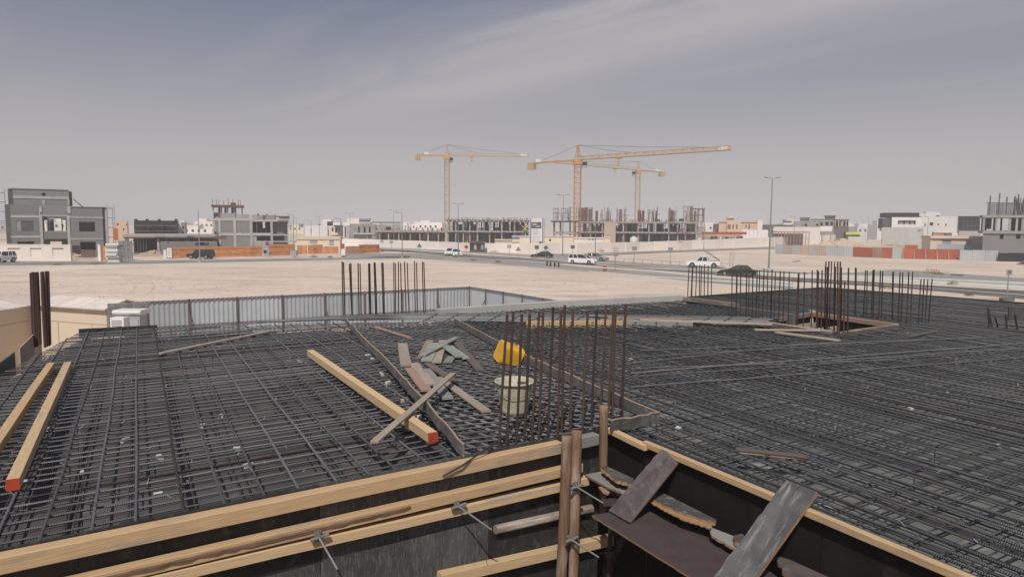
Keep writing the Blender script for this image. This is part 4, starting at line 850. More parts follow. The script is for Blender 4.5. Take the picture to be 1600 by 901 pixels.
# boundary wall
w1 = Bld('boundary_wall', 'pinkish white boundary wall with recessed square panels in front of the block house', 'wall', 115, 50)
w1.wall('wall', 'pink_w', (-140, 382, 108.5, None), [(12, 387.5, 31, 401.5), (47.5, 387.5, 64.5, 401.5), (82, 387.5, 99.5, 401.5), (-60, 387.5, -42, 401.5), (-24, 387.5, -6, 401.5)], .25)
for x0, x1 in ((12, 31), (47.5, 64.5), (82, 99.5), (-60, -42), (-24, -6)): w1.box('inset_panel', 'pink_w', (x0, 387.5, x1, 401.5), .14, .22); w1.box('panel_frame', 'hoard_t', (x0 - .5, 386.9, x1 + .5, 387.5), -.05, .02)
w1.box('coping', 'pink_w', (-140, 381.2, 109, 382.2), -.06, .31); w1.box('gate_pillar', 'pink_w', (108, 382, 110, None), -.1, .4)
def solo(name, m, r, Y, d, label, cat):
    q = Bld.__new__(Bld); q.Y = Y; q.setup(PY(r[0], 370, Y).x, 0.0); a = q.w(r); return tag(MB().box(a[0], a[1], Y, Y + d, a[2], a[3]).build(name, M[m]), label, cat)
gpi = Bld('gate_pillar', 'white gate pillar between the brown gate and the orange panel', 'pillar', 115.5, 154)
gpi.box('shaft', 'pink_w', (152.3, 382.6, 156.2, None), 0, .5); gpi.box('cap', 'pink_w', (151.8, 381.8, 156.7, 382.7), -.06, .56)
gt = Bld('site_gate', 'low brown slatted gate leaning in the doorway of the block house', 'gate', 117, 138)
for k in range(9): gt.box('slat', 'rust_p', (127.2 + k * 2.6, 389.8 + (k % 3) * .3, 129.2 + k * 2.6, 402.6), 0, .05)
gt.box('rail', 'rust_p', (127, 391.5, 151, 392.4), -.05, .0); gt.box('rail', 'rust_p', (127, 399, 151, 400), -.05, .0)
ps = Bld('panel_stack', 'stack of pale green white panels standing by the street near the orange panel', 'panel stack', 112, 174)
for k in range(7): ps.box('panel', 'pink_w' if k % 3 == 2 else 'shutter' if k == 1 else 'white_w', (164 + (k % 2) * 1.2 + R.uniform(0, .6), 380.5 + 3.2 * k, 185 - (k % 3) * 1.1, 383.3 + 3.2 * k), -.2 * (k % 2), 1.6)
ps.box('panel', 'white_w', (166, 402.6, 184, None), .3, 1.4)
solo('orange_panel', 'hoard', (157.5, 384.5, 164, None), 116, .08, 'orange plywood panel beside the white gate pillar', 'panel')
solo('red_sheet', 'hoard_r', (177.8, 356.5, 184, 375), 128, .1, 'red sheet hung on the scaffold right of the block house', 'sheet')
bw = Bld('block_wall', 'grey concrete block wall left of the open concrete frame', 'wall', 118, 194)
bw.wall('wall', 'block', (184.8, 376.6, 204.5, None), (), .2)
for i in range(4): bw.box('pier', 'conc', (185 + i * 6.3, 376.2, 186.2 + i * 6.3, None), -.08, .28)
# ---- rubble / sand piles
def mound(px, py, wx, hz, label, seed, m='rubble', name='sand_pile', wy=None, rocks=40):
    c = G(px, py, 0); b = MB(); n, k = 26, 14; wy = wy or wx * .7
    t = thing(name, label, name.replace('_', ' '), tuple(c))
    for j in range(k + 1):
        for i in range(n):
            a = 2 * math.pi * i / n; r = j / k; h = hz * max(0, (1 - r)) ** 1.1; x = wx * r * math.cos(a); y = wy * r * math.sin(a)
            q = noise.fractal(Vector((x * .35 + seed, y * .35, seed)), 1, 2, 4) * hz * .28 * (1 - r * r); b.v.append(c + Vector((x * (1 + .15 * math.sin(3 * a + seed)), y, max(-.05, h + q - .04))))
    for j in range(k):
        for i in range(n):
            i2 = (i + 1) % n; b.face((j * n + i, (j + 1) * n + i, (j + 1) * n + i2, j * n + i2), ((0, 0),) * 4)
    b.build('heap', M[m], t)
    b = MB()
    for _ in range(rocks):
        a = R.uniform(0, 6.28); r = R.uniform(0, 1.02) ** .7; s = R.uniform(.08, .28); p = c + Vector((wx * r * math.cos(a), wy * r * math.sin(a), hz * max(0, 1 - r) ** 1.1 + s * .2))
        b.beam(p - Vector((s, 0, 0)), p + Vector((s * R.uniform(.3, 1), s * R.uniform(-1, 1), s * R.uniform(-.3, .6))), s * 1.3, s, ch=s * .25)
    tag(b.build('stones', M[m], t), kind='stuff')
mound(118, 404.5, 3.2, 1.0, 'small pale rubble heap before the doorway of the block house', 1)
mound(245, 399.5, 9, 1.1, 'low sand heap in front of the open concrete frame', 5, wy=4)
mound(1312, 391, 14, 3.4, 'big pale sand and rubble heap behind the corrugated site fence', 9, wy=7, rocks=140)
mound(1385, 394, 10, 2.0, 'lower sand heap right of the big one behind the red fence panels', 14, wy=5, rocks=60)
mound(1268, 393, 8, 1.3, 'shallow sand heap left of the big one behind the grey fence panels', 21, wy=5)
mound(1614, 413.5, 2.6, 2.6, 'dark brown earth heap cut by the right picture edge', 30, m='rust_p', name='earth_heap', rocks=10)
# ---- black building, white neighbour, open frame
bb = Bld('dark_building', 'black coated flat roofed building with corner blocks on its parapet', 'building', 165, 243)
bb.shell('black_w', (210, 344.5, 277.5, None), [(229, 354.8, 231.4, 357.6), (233.6, 355, 235.8, 357.6), (256.5, 351, 259, 360)], 12, roof='conc_d')
for x in (210, 227.6, 246.5, 272.8): bb.box('parapet_block', 'black_w', (x, 342, x + 4.4, 346), -.08, 1.2)
for y in (352.2, 360.6): bb.box('scaffold_board', 'conc', (211, y, 276, y + .5), -1.2, -.6)
q = bb.w((211, 352, 276, None)); grid_scaffold(bb.t, q[0], q[1], 163.4, 164.6, 0, q[3], 3.0, 2.2, 'conc_d')
wn = Bld('white_building', 'narrow white building beside the black coated one', 'building', 172, 283)
wn.shell('white_w', (277.8, 347, 283.8, None), (), 9); wn.shell('conc', (284, 347.5, 290, None), [(284.6, 353.5, 287.4, 357.5), (284.6, 361, 287.4, 366)], 9)
of = Bld('open_frame', 'one storey open concrete frame with a dark interior behind the orange hoarding', 'building', 135, 250)
of.box('roof_slab', 'conc_l', (191, 366.6, 338, 370.2), 0, 14); of.box('slab_edge', 'red_f', (193, 370.2, 338, 372.6), .05, 13.9)
for x in (195, 209, 214, 218.5, 223, 227.5, 245, 258, 275, 290, 305, 320, 334): of.box('column', 'conc_l' if x in (245, 195) else 'conc_d', (x, 372.6, x + (1.0 if 205 < x < 240 else 3.6), None), .4, .9)
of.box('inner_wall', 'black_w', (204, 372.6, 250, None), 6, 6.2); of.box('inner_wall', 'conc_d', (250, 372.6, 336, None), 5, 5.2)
of.wall('block_wall', 'block', (251, 376.5, 339, None), [(305, 378.5, 326, 383), (262, 377.8, 264.5, 380)], .2, -2)
of.box('roof_pile', 'hoard_b', (240.5, 367.6, 256, 370.4), -.3, -.05); of.box('roof_pile', 'red_f', (335, 369, 353.5, 373.6), -.4, 3); of.box('roof_pile', 'conc_d', (292, 368.6, 303, 371.4), -.3, -.05)
solo('white_board', 'pink_w', (255, 390.2, 259.4, None), 125, .1, 'small white board standing by the left end of the orange hoarding', 'board')
nb = Bld('notice_board', 'white framed notice board at the left end of the orange hoarding', 'notice board', 124.5, 265)
nb.box('frame', 'rust_p', (260.4, 386.6, 269.2, None), .03, .12); nb.box('face', 'white_w', (261.2, 387.4, 268.4, 402.5), -.02, .03)
for k in range(4): nb.box('print', 'shutter', (262.4, 389.2 + k * 3, 267.2, 390.6 + k * 3), -.03, -.022)
# ---- grey block frame house
ZR3 = lambda a, b, c, d: (320 + a / 8.19, 310 + b / 8.19, 320 + c / 8.19, (310 + d / 8.19) if d else None)
b3 = Bld('concrete_house', 'grey unfinished block house with an open rooftop room, left of centre', 'house', 150, 392)
b3.shell('block', ZR3(180, 285, 612, None), (), 13, floors=(366,)); b3.wall('wall', 'block', ZR3(108, 285, 182, None), [ZR3(120, 290, 136, 428), ZR3(146, 290, 160, 428), ZR3(166, 290, 178, 428)], .25, .6)
for r in (ZR3(178, 285, 206, None), ZR3(368, 285, 402, None), ZR3(578, 285, 612, None), ZR3(842, 285, 870, None), ZR3(105, 285, 120, None), ZR3(1058, 290, 1072, None)): b3.box('column', 'conc_l', r, -.15, .3)
for r in (ZR3(105, 252, 628, 286), ZR3(180, 442, 846, 474), ZR3(612, 274, 1066, 296), ZR3(870, 458, 1066, 474)): b3.box('floor_beam', 'conc_l', r, -.1, 13 if r[1] < 350 else .3)
b3.wall('wall', 'block', ZR3(612, 296, 846, 443), [ZR3(616, 300, 662, 440), ZR3(668, 300, 838, 440)], .2, .1)
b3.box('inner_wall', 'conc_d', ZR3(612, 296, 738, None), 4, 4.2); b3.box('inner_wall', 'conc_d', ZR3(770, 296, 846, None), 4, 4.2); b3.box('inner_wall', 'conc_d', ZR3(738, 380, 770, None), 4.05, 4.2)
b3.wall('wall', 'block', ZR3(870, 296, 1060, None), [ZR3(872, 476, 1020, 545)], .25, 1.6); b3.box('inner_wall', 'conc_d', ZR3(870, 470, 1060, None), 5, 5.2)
b3.wall('wall', 'conc', ZR3(612, 474, 846, None), [ZR3(662, 478, 842, 542)], .25, .1)
b3.box('roof_slab', 'red_f', ZR3(84, 84, 486, 110), -.6, 7); b3.box('roof_box', 'red_f', ZR3(328, 52, 388, 84), 1, 3)
for x in (98, 172, 205, 250, 285, 372, 388, 470): b3.box('rooftop_column', 'conc_l' if x in (98, 372) else 'conc_d', ZR3(x, 108, x + (26 if x in (172, 250) else 13), 254), .2, .8)
b3.box('rooftop_wall', 'conc', ZR3(335, 110, 385, 254), .9, 1.1); b3.box('rooftop_wall', 'conc', ZR3(110, 180, 180, 254), .9, 1.1)
for r in (ZR3(200, 190, 392, 253), ZR3(402, 202, 575, 253), ZR3(602, 208, 664, 272), ZR3(664, 212, 745, 274), ZR3(775, 212, 905, 272)): b3.box('parapet', 'conc', r, .02, .3)
for r in (ZR3(745, 212, 775, 274), ZR3(672, 190, 692, 212), ZR3(786, 196, 802, 212), ZR3(896, 206, 912, 270)): b3.box('stub_column', 'conc_d', r, -.05, .35)
b3.box('roof_slab', 'conc_d', ZR3(915, 224, 1088, 240), -.8, 5); b3.box('fascia', 'conc', ZR3(950, 240, 1084, 286), -.6, 4.5)
bb_ = MB()
for x in (98, 150, 180, 240, 300, 360, 428, 456): q = b3.P(320 + x / 8.19, 318, 1); bb_.tube([q - UP * .6, q + UP * R.uniform(.5, 1.3)], .05, 4)
tag(bb_.build('rebar_stub', M['rust_p'], b3.t), kind='stuff')
# ---- hoardings made of single sheets
def hoarding(x0, y0, x1, y1, hgt, n, mats, label, name='hoarding', cat='hoarding', post='hoard_b', gap=.02, th=.03, jit=.03, ribs=0, brace=False, prop=None):
    a, c = G(x0, y0, 0), G(x1, y1, 0); t = thing(name, label, cat, tuple(a.lerp(c, .5))); d = (c - a) / n; dn = d.normalized(); nn = Vector((-dn.y, dn.x, 0))
    if nn.y > 0: nn = -nn
    pm = {}
    for i in range(n):
        p0 = a + d * i + dn * gap; p1 = a + d * (i + 1) - dn * gap; h = hgt * (1 + R.uniform(-jit, jit)); m = mats[i % len(mats)]
        if ribs:
            b = MB(); k = ribs * 4; V = []
            for j in range(k + 1):
                o_ = .04 if (j % 4) in (1, 2) else 0.0; q = p0.lerp(p1, j / k) + nn * o_; V.append(q)
            for q in V: b.v.append(q + UP * .03); b.v.append(q + UP * h)
            for j in range(k): b.face((2 * j, 2 * j + 2, 2 * j + 3, 2 * j + 1), ((0, 0),) * 4)
            for q in V: b.v.append(q + UP * .03 - nn * .004)
            b.build('sheet', M[m], t)
        else: MB().beam(p0 + UP * h / 2, p1 + UP * h / 2, th, h).build('sheet', M[m], t)
        if post: q = a + d * i + nn * (.05 if prop else -.06); MB().box(q.x - .05, q.x + .05, q.y - .05, q.y + .05, 0, hgt * 1.02).build('post', M[post], t)
        if prop and i % 1 == 0: q = a + d * i; MB().beam(q + nn * 1.1, q + nn * .08 + UP * hgt * .8, .07, .07).build('brace', M[prop], t)
    if brace:
        for zz in (.35, .8): MB().beam(a + UP * hgt * zz + nn * .04, c + UP * hgt * zz + nn * .04, .05, .08).build('rail', M['hoard'], t)
    return t
hoarding(270, 403.2, 410, 400.2, 2.0, 14, ['hoard', 'hoard', 'hoard'], 'long orange plywood hoarding behind the black off road car', brace=True)
hoarding(420, 399.6, 461, 398.4, 2.35, 4, ['hoard'], 'taller orange plywood hoarding left of the beige site cabin', brace=True)
hoarding(465, 397.0, 480.5, 396.8, 1.9, 2, ['hoard'], 'orange hoarding piece at the left in front of the beige site cabin')
hoarding(482, 396.8, 504.5, 396.2, 1.95, 3, ['hoard'], 'orange hoarding piece at the middle of the beige site cabin')
hoarding(505.5, 396.2, 529, 396.0, 1.55, 3, ['hoard'], 'lower orange hoarding piece at the right end of the beige site cabin')
hoarding(541, 396.6, 561, 396, 1.65, 3, ['hoard', 'hoard_b'], 'short rusty orange hoarding piece right of the red board')
hoarding(561.5, 396, 593, 394.6, 1.95, 5, ['hoard'], 'orange hoarding ending at the road junction', brace=True)
gb = Bld('site_gate', 'grey gate with a dark opening between the two orange hoardings', 'gate', 134, 414)
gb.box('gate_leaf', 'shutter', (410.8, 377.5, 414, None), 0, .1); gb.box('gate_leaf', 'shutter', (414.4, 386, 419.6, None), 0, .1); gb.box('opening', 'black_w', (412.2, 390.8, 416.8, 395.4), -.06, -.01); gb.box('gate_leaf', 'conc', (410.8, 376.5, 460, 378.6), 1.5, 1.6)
ns = Bld('round_sign', 'round blue sign with a red rim on a grey pole by the orange hoarding', 'sign', 130, 417)
q = ns.P(417.6, 380.4); MB().tube([Vector((q.x, 130, 0)), Vector((q.x, 130, q.z))], .04, 6).build('pole', M['pole'], ns.t)
MB().tube([q - Vector((0, .04, 0)), q - Vector((0, .07, 0))], .34, 20).build('rim', M['red'], ns.t); MB().tube([q - Vector((0, .071, 0)), q - Vector((0, .08, 0))], .27, 20).build('disc', M['blue'], ns.t)
MB().beam(q + Vector((-.2, -.085, .2)), q + Vector((.2, -.085, -.2)), .02, .07, up=Vector((.7, 0, .7))).build('bar', M['red'], ns.t)
cb1 = Bld('site_cabin', 'small beige flat roofed site building behind the middle orange hoardings', 'cabin', 156, 497, rot=rad(10))
cb1.shell('beige_w', (463, 373, 531.5, None), [(484.5, 376, 496, 381.5), (515, 376, 521.5, 384)], 6, win='shutter'); cb1.box('roof_edge', 'beige_w', (461.5, 369.5, 533, 374), -.2, 6.2)
for x in (463.5, 481, 512, 529.5): cb1.box('pilaster', 'beige_w', (x, 374, x + 1.6, None), -.1, 0)
solo('red_board', 'red', (532.2, 380.6, 538, 388), 141, .1, 'red board above white barriers at the right end of the beige site cabin', 'board')
solo('white_barrier', 'white_w', (533, 389.5, 539.4, 398.5), 139, .8, 'white barrier block below the red board', 'barrier')
solo('electric_box', 'shutter', (453.5, 391.5, 463, 399.5), 131, .8, 'light grey electric cabinets at the foot of the lamp post by the hoarding', 'cabinet')
# ---- distant villas, left of centre
v = Bld('white_villa', 'white modern villa with a dark rooftop box, left of centre far away', 'villa', 260, 498)
v.shell('white_w', (476, 353, 518, None), [(485.4, 357, 486.6, 364), (501.6, 358, 504, 362.5), (519, 356, 521, 362)], 14, win='glass'); v.shell('white_w', (490, 352.2, 512, None), (), 3, d=-1.5)
v.box('tower', 'white_w', (502, 345.2, 511, 353), 2, 8); v.box('rooftop_box', 'black_w', (511.2, 346, 520, 352.6), 2, 9); v.shell('beige_w', (514, 353.4, 523, None), [(518.4, 355, 521, 361.4)], 5, d=-.6, win='glass'); v.box('balcony', 'beige_w', (516.5, 363.4, 528, 366.8), -2, -.5)
v = Bld('dark_villa', 'dark green grey villa block right of the white modern villa', 'villa', 270, 529)
v.shell('conc_d', (523.4, 352.4, 535.4, None), [(525, 354, 528, 361), (530, 354, 533, 361)], 12, win='glass'); v.box('parapet', 'conc_d', (523, 351.8, 536, 353), -.2, 12)
v = Bld('grey_villa', 'grey two storey villa shell with tall slit windows', 'villa', 235, 585)
v.shell('conc', (546.5, 349.6, 587, None), [(559.6, 354, 562, 363.6), (568.4, 354, 571, 363.6), (576.4, 354, 579, 363.6), (543, 354, 547.6, 362)], 14, floors=(364,)); v.box('tower', 'conc_l', (561.5, 342.6, 578, 350), 2, 8); v.box('tower_cap', 'conc', (560.6, 341.4, 579, 343.6), 1.6, 8.4)
v.box('floor_band', 'conc_l', (552, 364.2, 586, 366.2), -.3, .0); v.shell('conc', (587, 350.5, 626, None), [(603, 354.4, 611, 359.5), (584, 354, 587.5, 362)], 12, d=1); v.box('rooftop_plant', 'conc_d', (580, 346.6, 626, 348.4), 4, 5); v.box('porch', 'conc_d', (553, 367, 573, 372), -.1, .0); v.box('porch', 'black_w', (574, 366.6, 580.5, 369.6), -.5, -.3)
q = Bld('blue_grey_building', 'pale narrow building left of the grey slit window villa', 'building', 240, 540); q.shell('conc_l', (537.6, 352, 545.6, None), [(539, 354.4, 540.4, 370)], 8)
# ---- low construction slab with props, left of the first crane
def storey_site(label, Y, x0, x1, ytops, ybase, colx, edge, D=16, propd=1.1, redtop=True, tag_='building', name='construction_site', stubs=30, side_m='conc_d'):
    s = Bld(name, label, tag_, Y, (x0 + x1) / 2)
    prev = None
    for i, (ya, yb) in enumerate(ytops):
        s.box('floor_slab', 'conc', (x0, ya, x1, yb), 0, D)
        s.box('slab_edge', edge[i % len(edge)], (x0 - .3, ya + .2, x1 + .3, ya + (yb - ya) * .85), -.15, -.01)
        # formwork teeth under each slab edge
        b = MB(); xa, xb, za, zb = s.w((x0, ya, x1, yb)); k = int((xb - xa) / 1.3)
        for j in range(k): x = xa + (xb - xa) * (j + .5) / k; b.box(x - .22, x + .22, Y - .5, Y - .16, za + .05, za + .45)
        tag(b.build('joist_end', M['conc_l'], s.t), kind='stuff')
        yn = ytops[i + 1][0] if i + 1 < len(ytops) else None
        for x in colx: s.box('column', 'conc' if R.random() < .8 else 'conc_l', (x, yb, x + 2.0, yn), .3, 1.0)
        for x in colx[::2]: s.box('column', 'conc_d', (x + 6, yb, x + 8, yn), 8, 8.7)
        xa, xb, za, zb = s.w((x0, yb, x1, yn)); b = MB(); n_ = int((xb - xa) * propd)
        for j in range(n_):
            x = xa + (xb - xa) * R.random(); y = Y + R.uniform(.5, D - 1); b.tube([Vector((x, y, za)), Vector((x, y, zb))], .06, 4)
            if j % 3 == 0: zz = za + (zb - za) * R.choice((.4, .7)); b.tube([Vector((x, y, zz)), Vector((min(xb, x + R.uniform(1, 3)), y, zz))], .05, 4)
            if j % 5 == 0: b.beam(Vector((x, y, za + .6)), Vector((min(x + 1.4, xb), y, za + .6)), .06, R.uniform(.5, 1.2))
        tag(b.build('prop', M['rust_p'], s.t), kind='stuff')
        for j in range(int((x1 - x0) / 3.5)):
            xq = x0 + 2 + R.random() * (x1 - x0 - 9); s.box('partition', R.choice(['rust_p', 'conc_d', 'conc_d', 'red_f', 'conc', 'hoard_b']), (xq, yb + R.choice((0, 0, 4)), xq + R.uniform(2, 7), yn), R.uniform(2, D - 3), None)
        if i == len(ytops) - 1 or R.random() < .0: s.box('inner_wall', side_m, (x0 + 1, yb, x1 - 1, yn), D * .55, D * .55 + .2)
    xa, xb, za, zb = s.w((x0, ytops[0][0] - 2, x1, ytops[0][0])); b = MB()
    for j in range(stubs):
        x = xa + (xb - xa) * R.random(); y = Y + R.uniform(0, D - 1); b.tube([Vector((x, y, za)), Vector((x + R.uniform(-.1, .1), y, za + R.uniform(.3, 1.0)))], .05, 4)
    tag(b.build('starter_bar', M['rust_p'], s.t), kind='stuff')
    return s
s0 = storey_site('low construction deck on many props between the grey villa and the first crane', 215, 586, 697, [(360.4, 363.2)], None, [592, 606, 622, 640, 655, 668, 684], ['hoard_b', 'red_f'], propd=3.0, stubs=90)
for x in (640, 650, 660, 668, 676, 690): s0.box('column_form', 'red_f', (x, 355.5, x + 1.6, 360.4), 2 + R.random() * 8, 3 + 8)
s1 = storey_site('two storey concrete frame under construction behind the first crane', 222, 697.5, 827, [(343.4, 346.6), (360.8, 363)], None, [699, 711, 723, 733, 745, 764, 783, 803, 820], ['red_f', 'conc'], propd=2.4, stubs=120)
b = MB()
for (a_, c_) in (((815, 352), (826, 362)), ((817, 360), (827, 349)), ((818, 345), (826, 356)), ((815, 362), (825, 353))): b.beam(s1.P(*a_, -.8), s1.P(*c_, -.8), .25, .25)
b.build('timber_brace', M['new2'], s1.t)
s2 = storey_site('large concrete frame with column forms and scaffolds behind the central crane', 226, 905, 1092, [(346.4, 349), (362.2, 364.6)], None, [906, 921, 940, 955, 973, 996, 1013, 1044, 1058, 1070], ['hoard_b', 'conc'], propd=3.0, stubs=160)
s2.box('stair_core', 'hoard_t', (944, 347, 962, None), -1.2, .0)
s2.box('side_slab', 'conc_d', (861, 344.5, 904, 347), .5, 12); s2.box('side_slab', 'hoard_b', (860, 344.2, 884, 345.2), -.8, .4); s2.box('side_slab', 'conc', (864, 362.6, 904, 366), .5, 12)
for x in (864, 874, 889, 897): s2.box('column', 'conc_d', (x, 347, x + 2.4, None), .8, 1.6)
for (x0, x1, y0, n_) in ((864, 871.5, 326, 3), (876, 888, 326, 3), (890, 900, 324, 3), (1069, 1083, 322.5, 3), (1083, 1100, 327, 4)):
    q = s2.w((x0, y0, x1, 346)); grid_scaffold(s2.t, q[0], q[1], 227, 229.5, q[2], q[3], 1.5, 1.6, 'steel_g' if x0 < 1080 else 'rust_p', .055)
q = s2.w((904, 325, 925, 346)); grid_scaffold(s2.t, q[0], q[1], 225, 228, 0, q[3], 2.0, 2.0, 'rust_p', .08)
q = s2.w((1082, 326, 1100, None)); grid_scaffold(s2.t, q[0], q[1], 226, 229, 0, q[3], 1.8, 2.0, 'rust_p', .07)
for (x0, x1, y0, m_) in ((907, 912, 325, 'red_f'), (913, 918, 324, 'red_f'), (919, 925, 326, 'rust_p'), (930, 934, 329.5, 'red_f'), (938.5, 941.5, 328, 'conc'), (948, 951.5, 329, 'rust_p'), (963.5, 965.2, 325, 'conc'), (967, 972, 327, 'rust_p'), (976.5, 978.5, 329, 'conc'), (996.5, 1000, 330, 'red_f'), (1003, 1007, 329, 'red_f'), (1014, 1016.4, 327, 'conc'), (1019, 1021, 328, 'conc'), (1024.4, 1027.5, 329.6, 'red_f'), (1045.6, 1047.4, 325.5, 'rust_p'), (1048.4, 1053, 328, 'red_f'), (1054.5, 1056.6, 329, 'conc'), (1074, 1076.4, 324, 'conc'), (1078.6, 1082, 323, 'rust_p'), (1085, 1088, 330, 'rust_p')):
    s2.box('column_form', m_, (x0, y0 + R.uniform(-1, 1), x1, 346.4), 1, 2.2)
b = MB()
for (x0, x1) in ((963, 979), (995, 1008), (1012, 1028), (1044, 1058), (1068, 1098), (905, 925), (938, 955), (862, 900)):
    for k in range(16): x = R.uniform(x0, x1); p = s2.P(x, 346.4, R.uniform(.5, 3)); b.tube([p, p + Vector((R.uniform(-.2, .2), 0, R.uniform(2.4, 5.2)))], .05, 4)
    for k in range(5): x = R.uniform(x0, x1 - 3); p = s2.P(x, R.uniform(330, 344), .2 + R.uniform(0, 2)); b.tube([p, p + Vector((R.uniform(.6, 1.8), 0, R.uniform(-.1, .1)))], .06, 4)
tag(b.build('rebar_cage', M['rust_p'], s2.t), kind='stuff')
s2.box('site_equipment', 'black_w', (1062, 341.5, 1070, 345.4), 2, 4); s2.box('site_equipment', 'black_w', (1024, 342.4, 1031, 345.4), 2, 4)
# ---- cranes
def crane(label, mx, Yc, yj, ytip, tipP, cntP, mw, m, yb=372, cabside=1):
    base = PY(mx, 380, Yc); base.z = 0; zj = PY(mx, yj, Yc).z; zt = PY(mx, ytip, Yc).z
    t = thing('tower_crane', label, 'crane', tuple(base))
    def lattice(a, c, w_, n, name, mm, tri=False, rr=.09, up=UP):
        b = MB(); d = (c - a).normalized(); u0 = up if abs(d.dot(up)) < .9 else Vector((1, 0, 0)); sd = d.cross(u0).normalized(); uu = sd.cross(d)
        crn = [sd * (-w_ / 2), sd * (w_ / 2), uu * (w_ * .9)] if tri else [sd * (sx * w_ / 2) + uu * (sy * w_ / 2) for sx, sy in ((-1, -1), (1, -1), (1, 1), (-1, 1))]
        for o_ in crn: b.tube([a + o_, c + o_], rr, 4)
        k = len(crn)
        for i in range(n):
            p0 = a.lerp(c, i / n); p1 = a.lerp(c, (i + 1) / n); pm_ = (p0 + p1) / 2
            for j in range(k):
                j2 = (j + 1) % k
                if i % 2: b.tube([p0 + crn[j], p1 + crn[j2]], rr * .6, 3, cap=0)
                else: b.tube([p0 + crn[j2], p1 + crn[j]], rr * .6, 3, cap=0)
                b.tube([p1 + crn[j], p1 + crn[j2]], rr * .6, 3, cap=0)
        return b.build(name, M[mm], t)
    top = Vector((base.x, base.y, zj - .6)); lattice(base, top, mw, int(zj / 1.7), 'mast', m, rr=.13)
    hub = Vector((base.x, base.y, zj)); MB().box(hub.x - mw * .65, hub.x + mw * .65, hub.y - mw * .65, hub.y + mw * .65, zj - 1.5, zj - .1).build('slewing_ring', M['crane_y'], t)
    tip = Vector((tipP[0], tipP[1], zj)); cnt = Vector((cntP[0], cntP[1], zj)); dj = (tip - hub).normalized()
    lattice(hub, tip, 1.3, int((tip - hub).length / 1.6), 'jib', m, tri=True, rr=.10)
    dc = (cnt - hub).normalized(); b = MB(); sd = dc.cross(UP)
    for s_ in (-.6, .6): b.beam(hub + sd * s_, cnt + sd * s_, .2, .45)
    for i in range(9): p0 = hub.lerp(cnt, (i + .5) / 9); b.beam(p0 - sd * .6, p0 + sd * .6, .15, .15)
    b.build('counter_jib', M['crane_y'], t)
    b = MB(); q = cnt - dc * 1.8
    for i in range(3): p0 = q + dc * (i * .9) - UP * 1.0; b.beam(p0 - sd * .9, p0 + sd * .9, .75, 2.4)
    b.build('counterweight', M['crane_p'], t)
    MB().beam(cnt - dc * 3.2 + UP * .7, cnt - dc * 5.2 + UP * .7, 1.3, 1.1).build('winch_house', M['white_w'], t)
    apex = Vector((base.x, base.y, zt)); b = MB()
    for o_ in (dj * .9 + sd * .7, dj * .9 - sd * .7, dc * .9 + sd * .7, dc * .9 - sd * .7): b.tube([hub + o_, apex + o_ * .12], .10, 4)
    for k in (.3, .55, .8):
        P4 = [hub.lerp(apex, k) + o_ * (1 - k * .88) for o_ in (dj * .9 + sd * .7, dj * .9 - sd * .7, dc * .9 - sd * .7, dc * .9 + sd * .7)]
        for i in range(4): b.tube([P4[i], P4[(i + 1) % 4]], .06, 3)
    b.build('apex_tower', M[m], t)
    for (e, nm) in ((hub.lerp(tip, .86) + UP * 1.2, 'tie_rod'), (hub.lerp(tip, .38) + UP * 1.2, 'tie_rod'), (hub.lerp(cnt, .85) + UP * .3, 'tie_rod')):
        MB().tube([apex, apex.lerp(e, .5) - UP * .2, e], .055, 4).build(nm, M['cable'], t)
    c = hub + dj * 1.9 + sd * 1.0 * cabside - UP * 1.6; b = MB(); b.box(c.x - .8, c.x + .8, c.y - .8, c.y + .8, c.z - 1.1, c.z + 1.0); o = b.build('cab', M['shutter'], t)
    MB().box(c.x - .82, c.x + .82, c.y - .83, c.y - .8, c.z - .3, c.z + .8).build('cab_window', M['glass'], t)
    tr = hub.lerp(tip, .30) - UP * .35; MB().beam(tr - dj * .9, tr + dj * .9, 1.2, .4).build('trolley', M['crane_y'], t)
    for s_ in (-.25, .25): MB().tube([tr + dj * s_, tr + dj * s_ * .4 - UP * 1.5], .04, 4).build('hoist_rope', M['cable'], t)
    MB().beam(tr - UP * 1.4, tr - UP * 2.2, .5, .4, up=Vector((0, 1, 0))).build('hook_block', M['crane_y'], t)
    MB().beam(tip - dj * 3.6 + UP * .6, tip - dj * .8 + UP * .6, .1, .9).build('name_plate', M['white_w'], t)
    return t
def PYxy(px, py, Y): p = PY(px, py, Y); return (p.x, p.y)
crane('yellow tower crane standing leftmost with its long jib to the right', 698.5, 290, 243.5, 226, PYxy(827, 244, 290), PYxy(650, 242, 287), 1.9, 'crane_p')
crane('biggest yellow tower crane at the centre with its jib reaching far right', 901, 230, 250, 227, PYxy(1141, 234, 197), PYxy(828, 256, 244), 2.1, 'crane_y')
crane('smaller yellow tower crane whose counterweight points right, behind the central one', 994.5, 320, 266, 252, PYxy(866, 256, 285), PYxy(1036, 271, 331), 2.0, 'crane_p', cabside=-1)
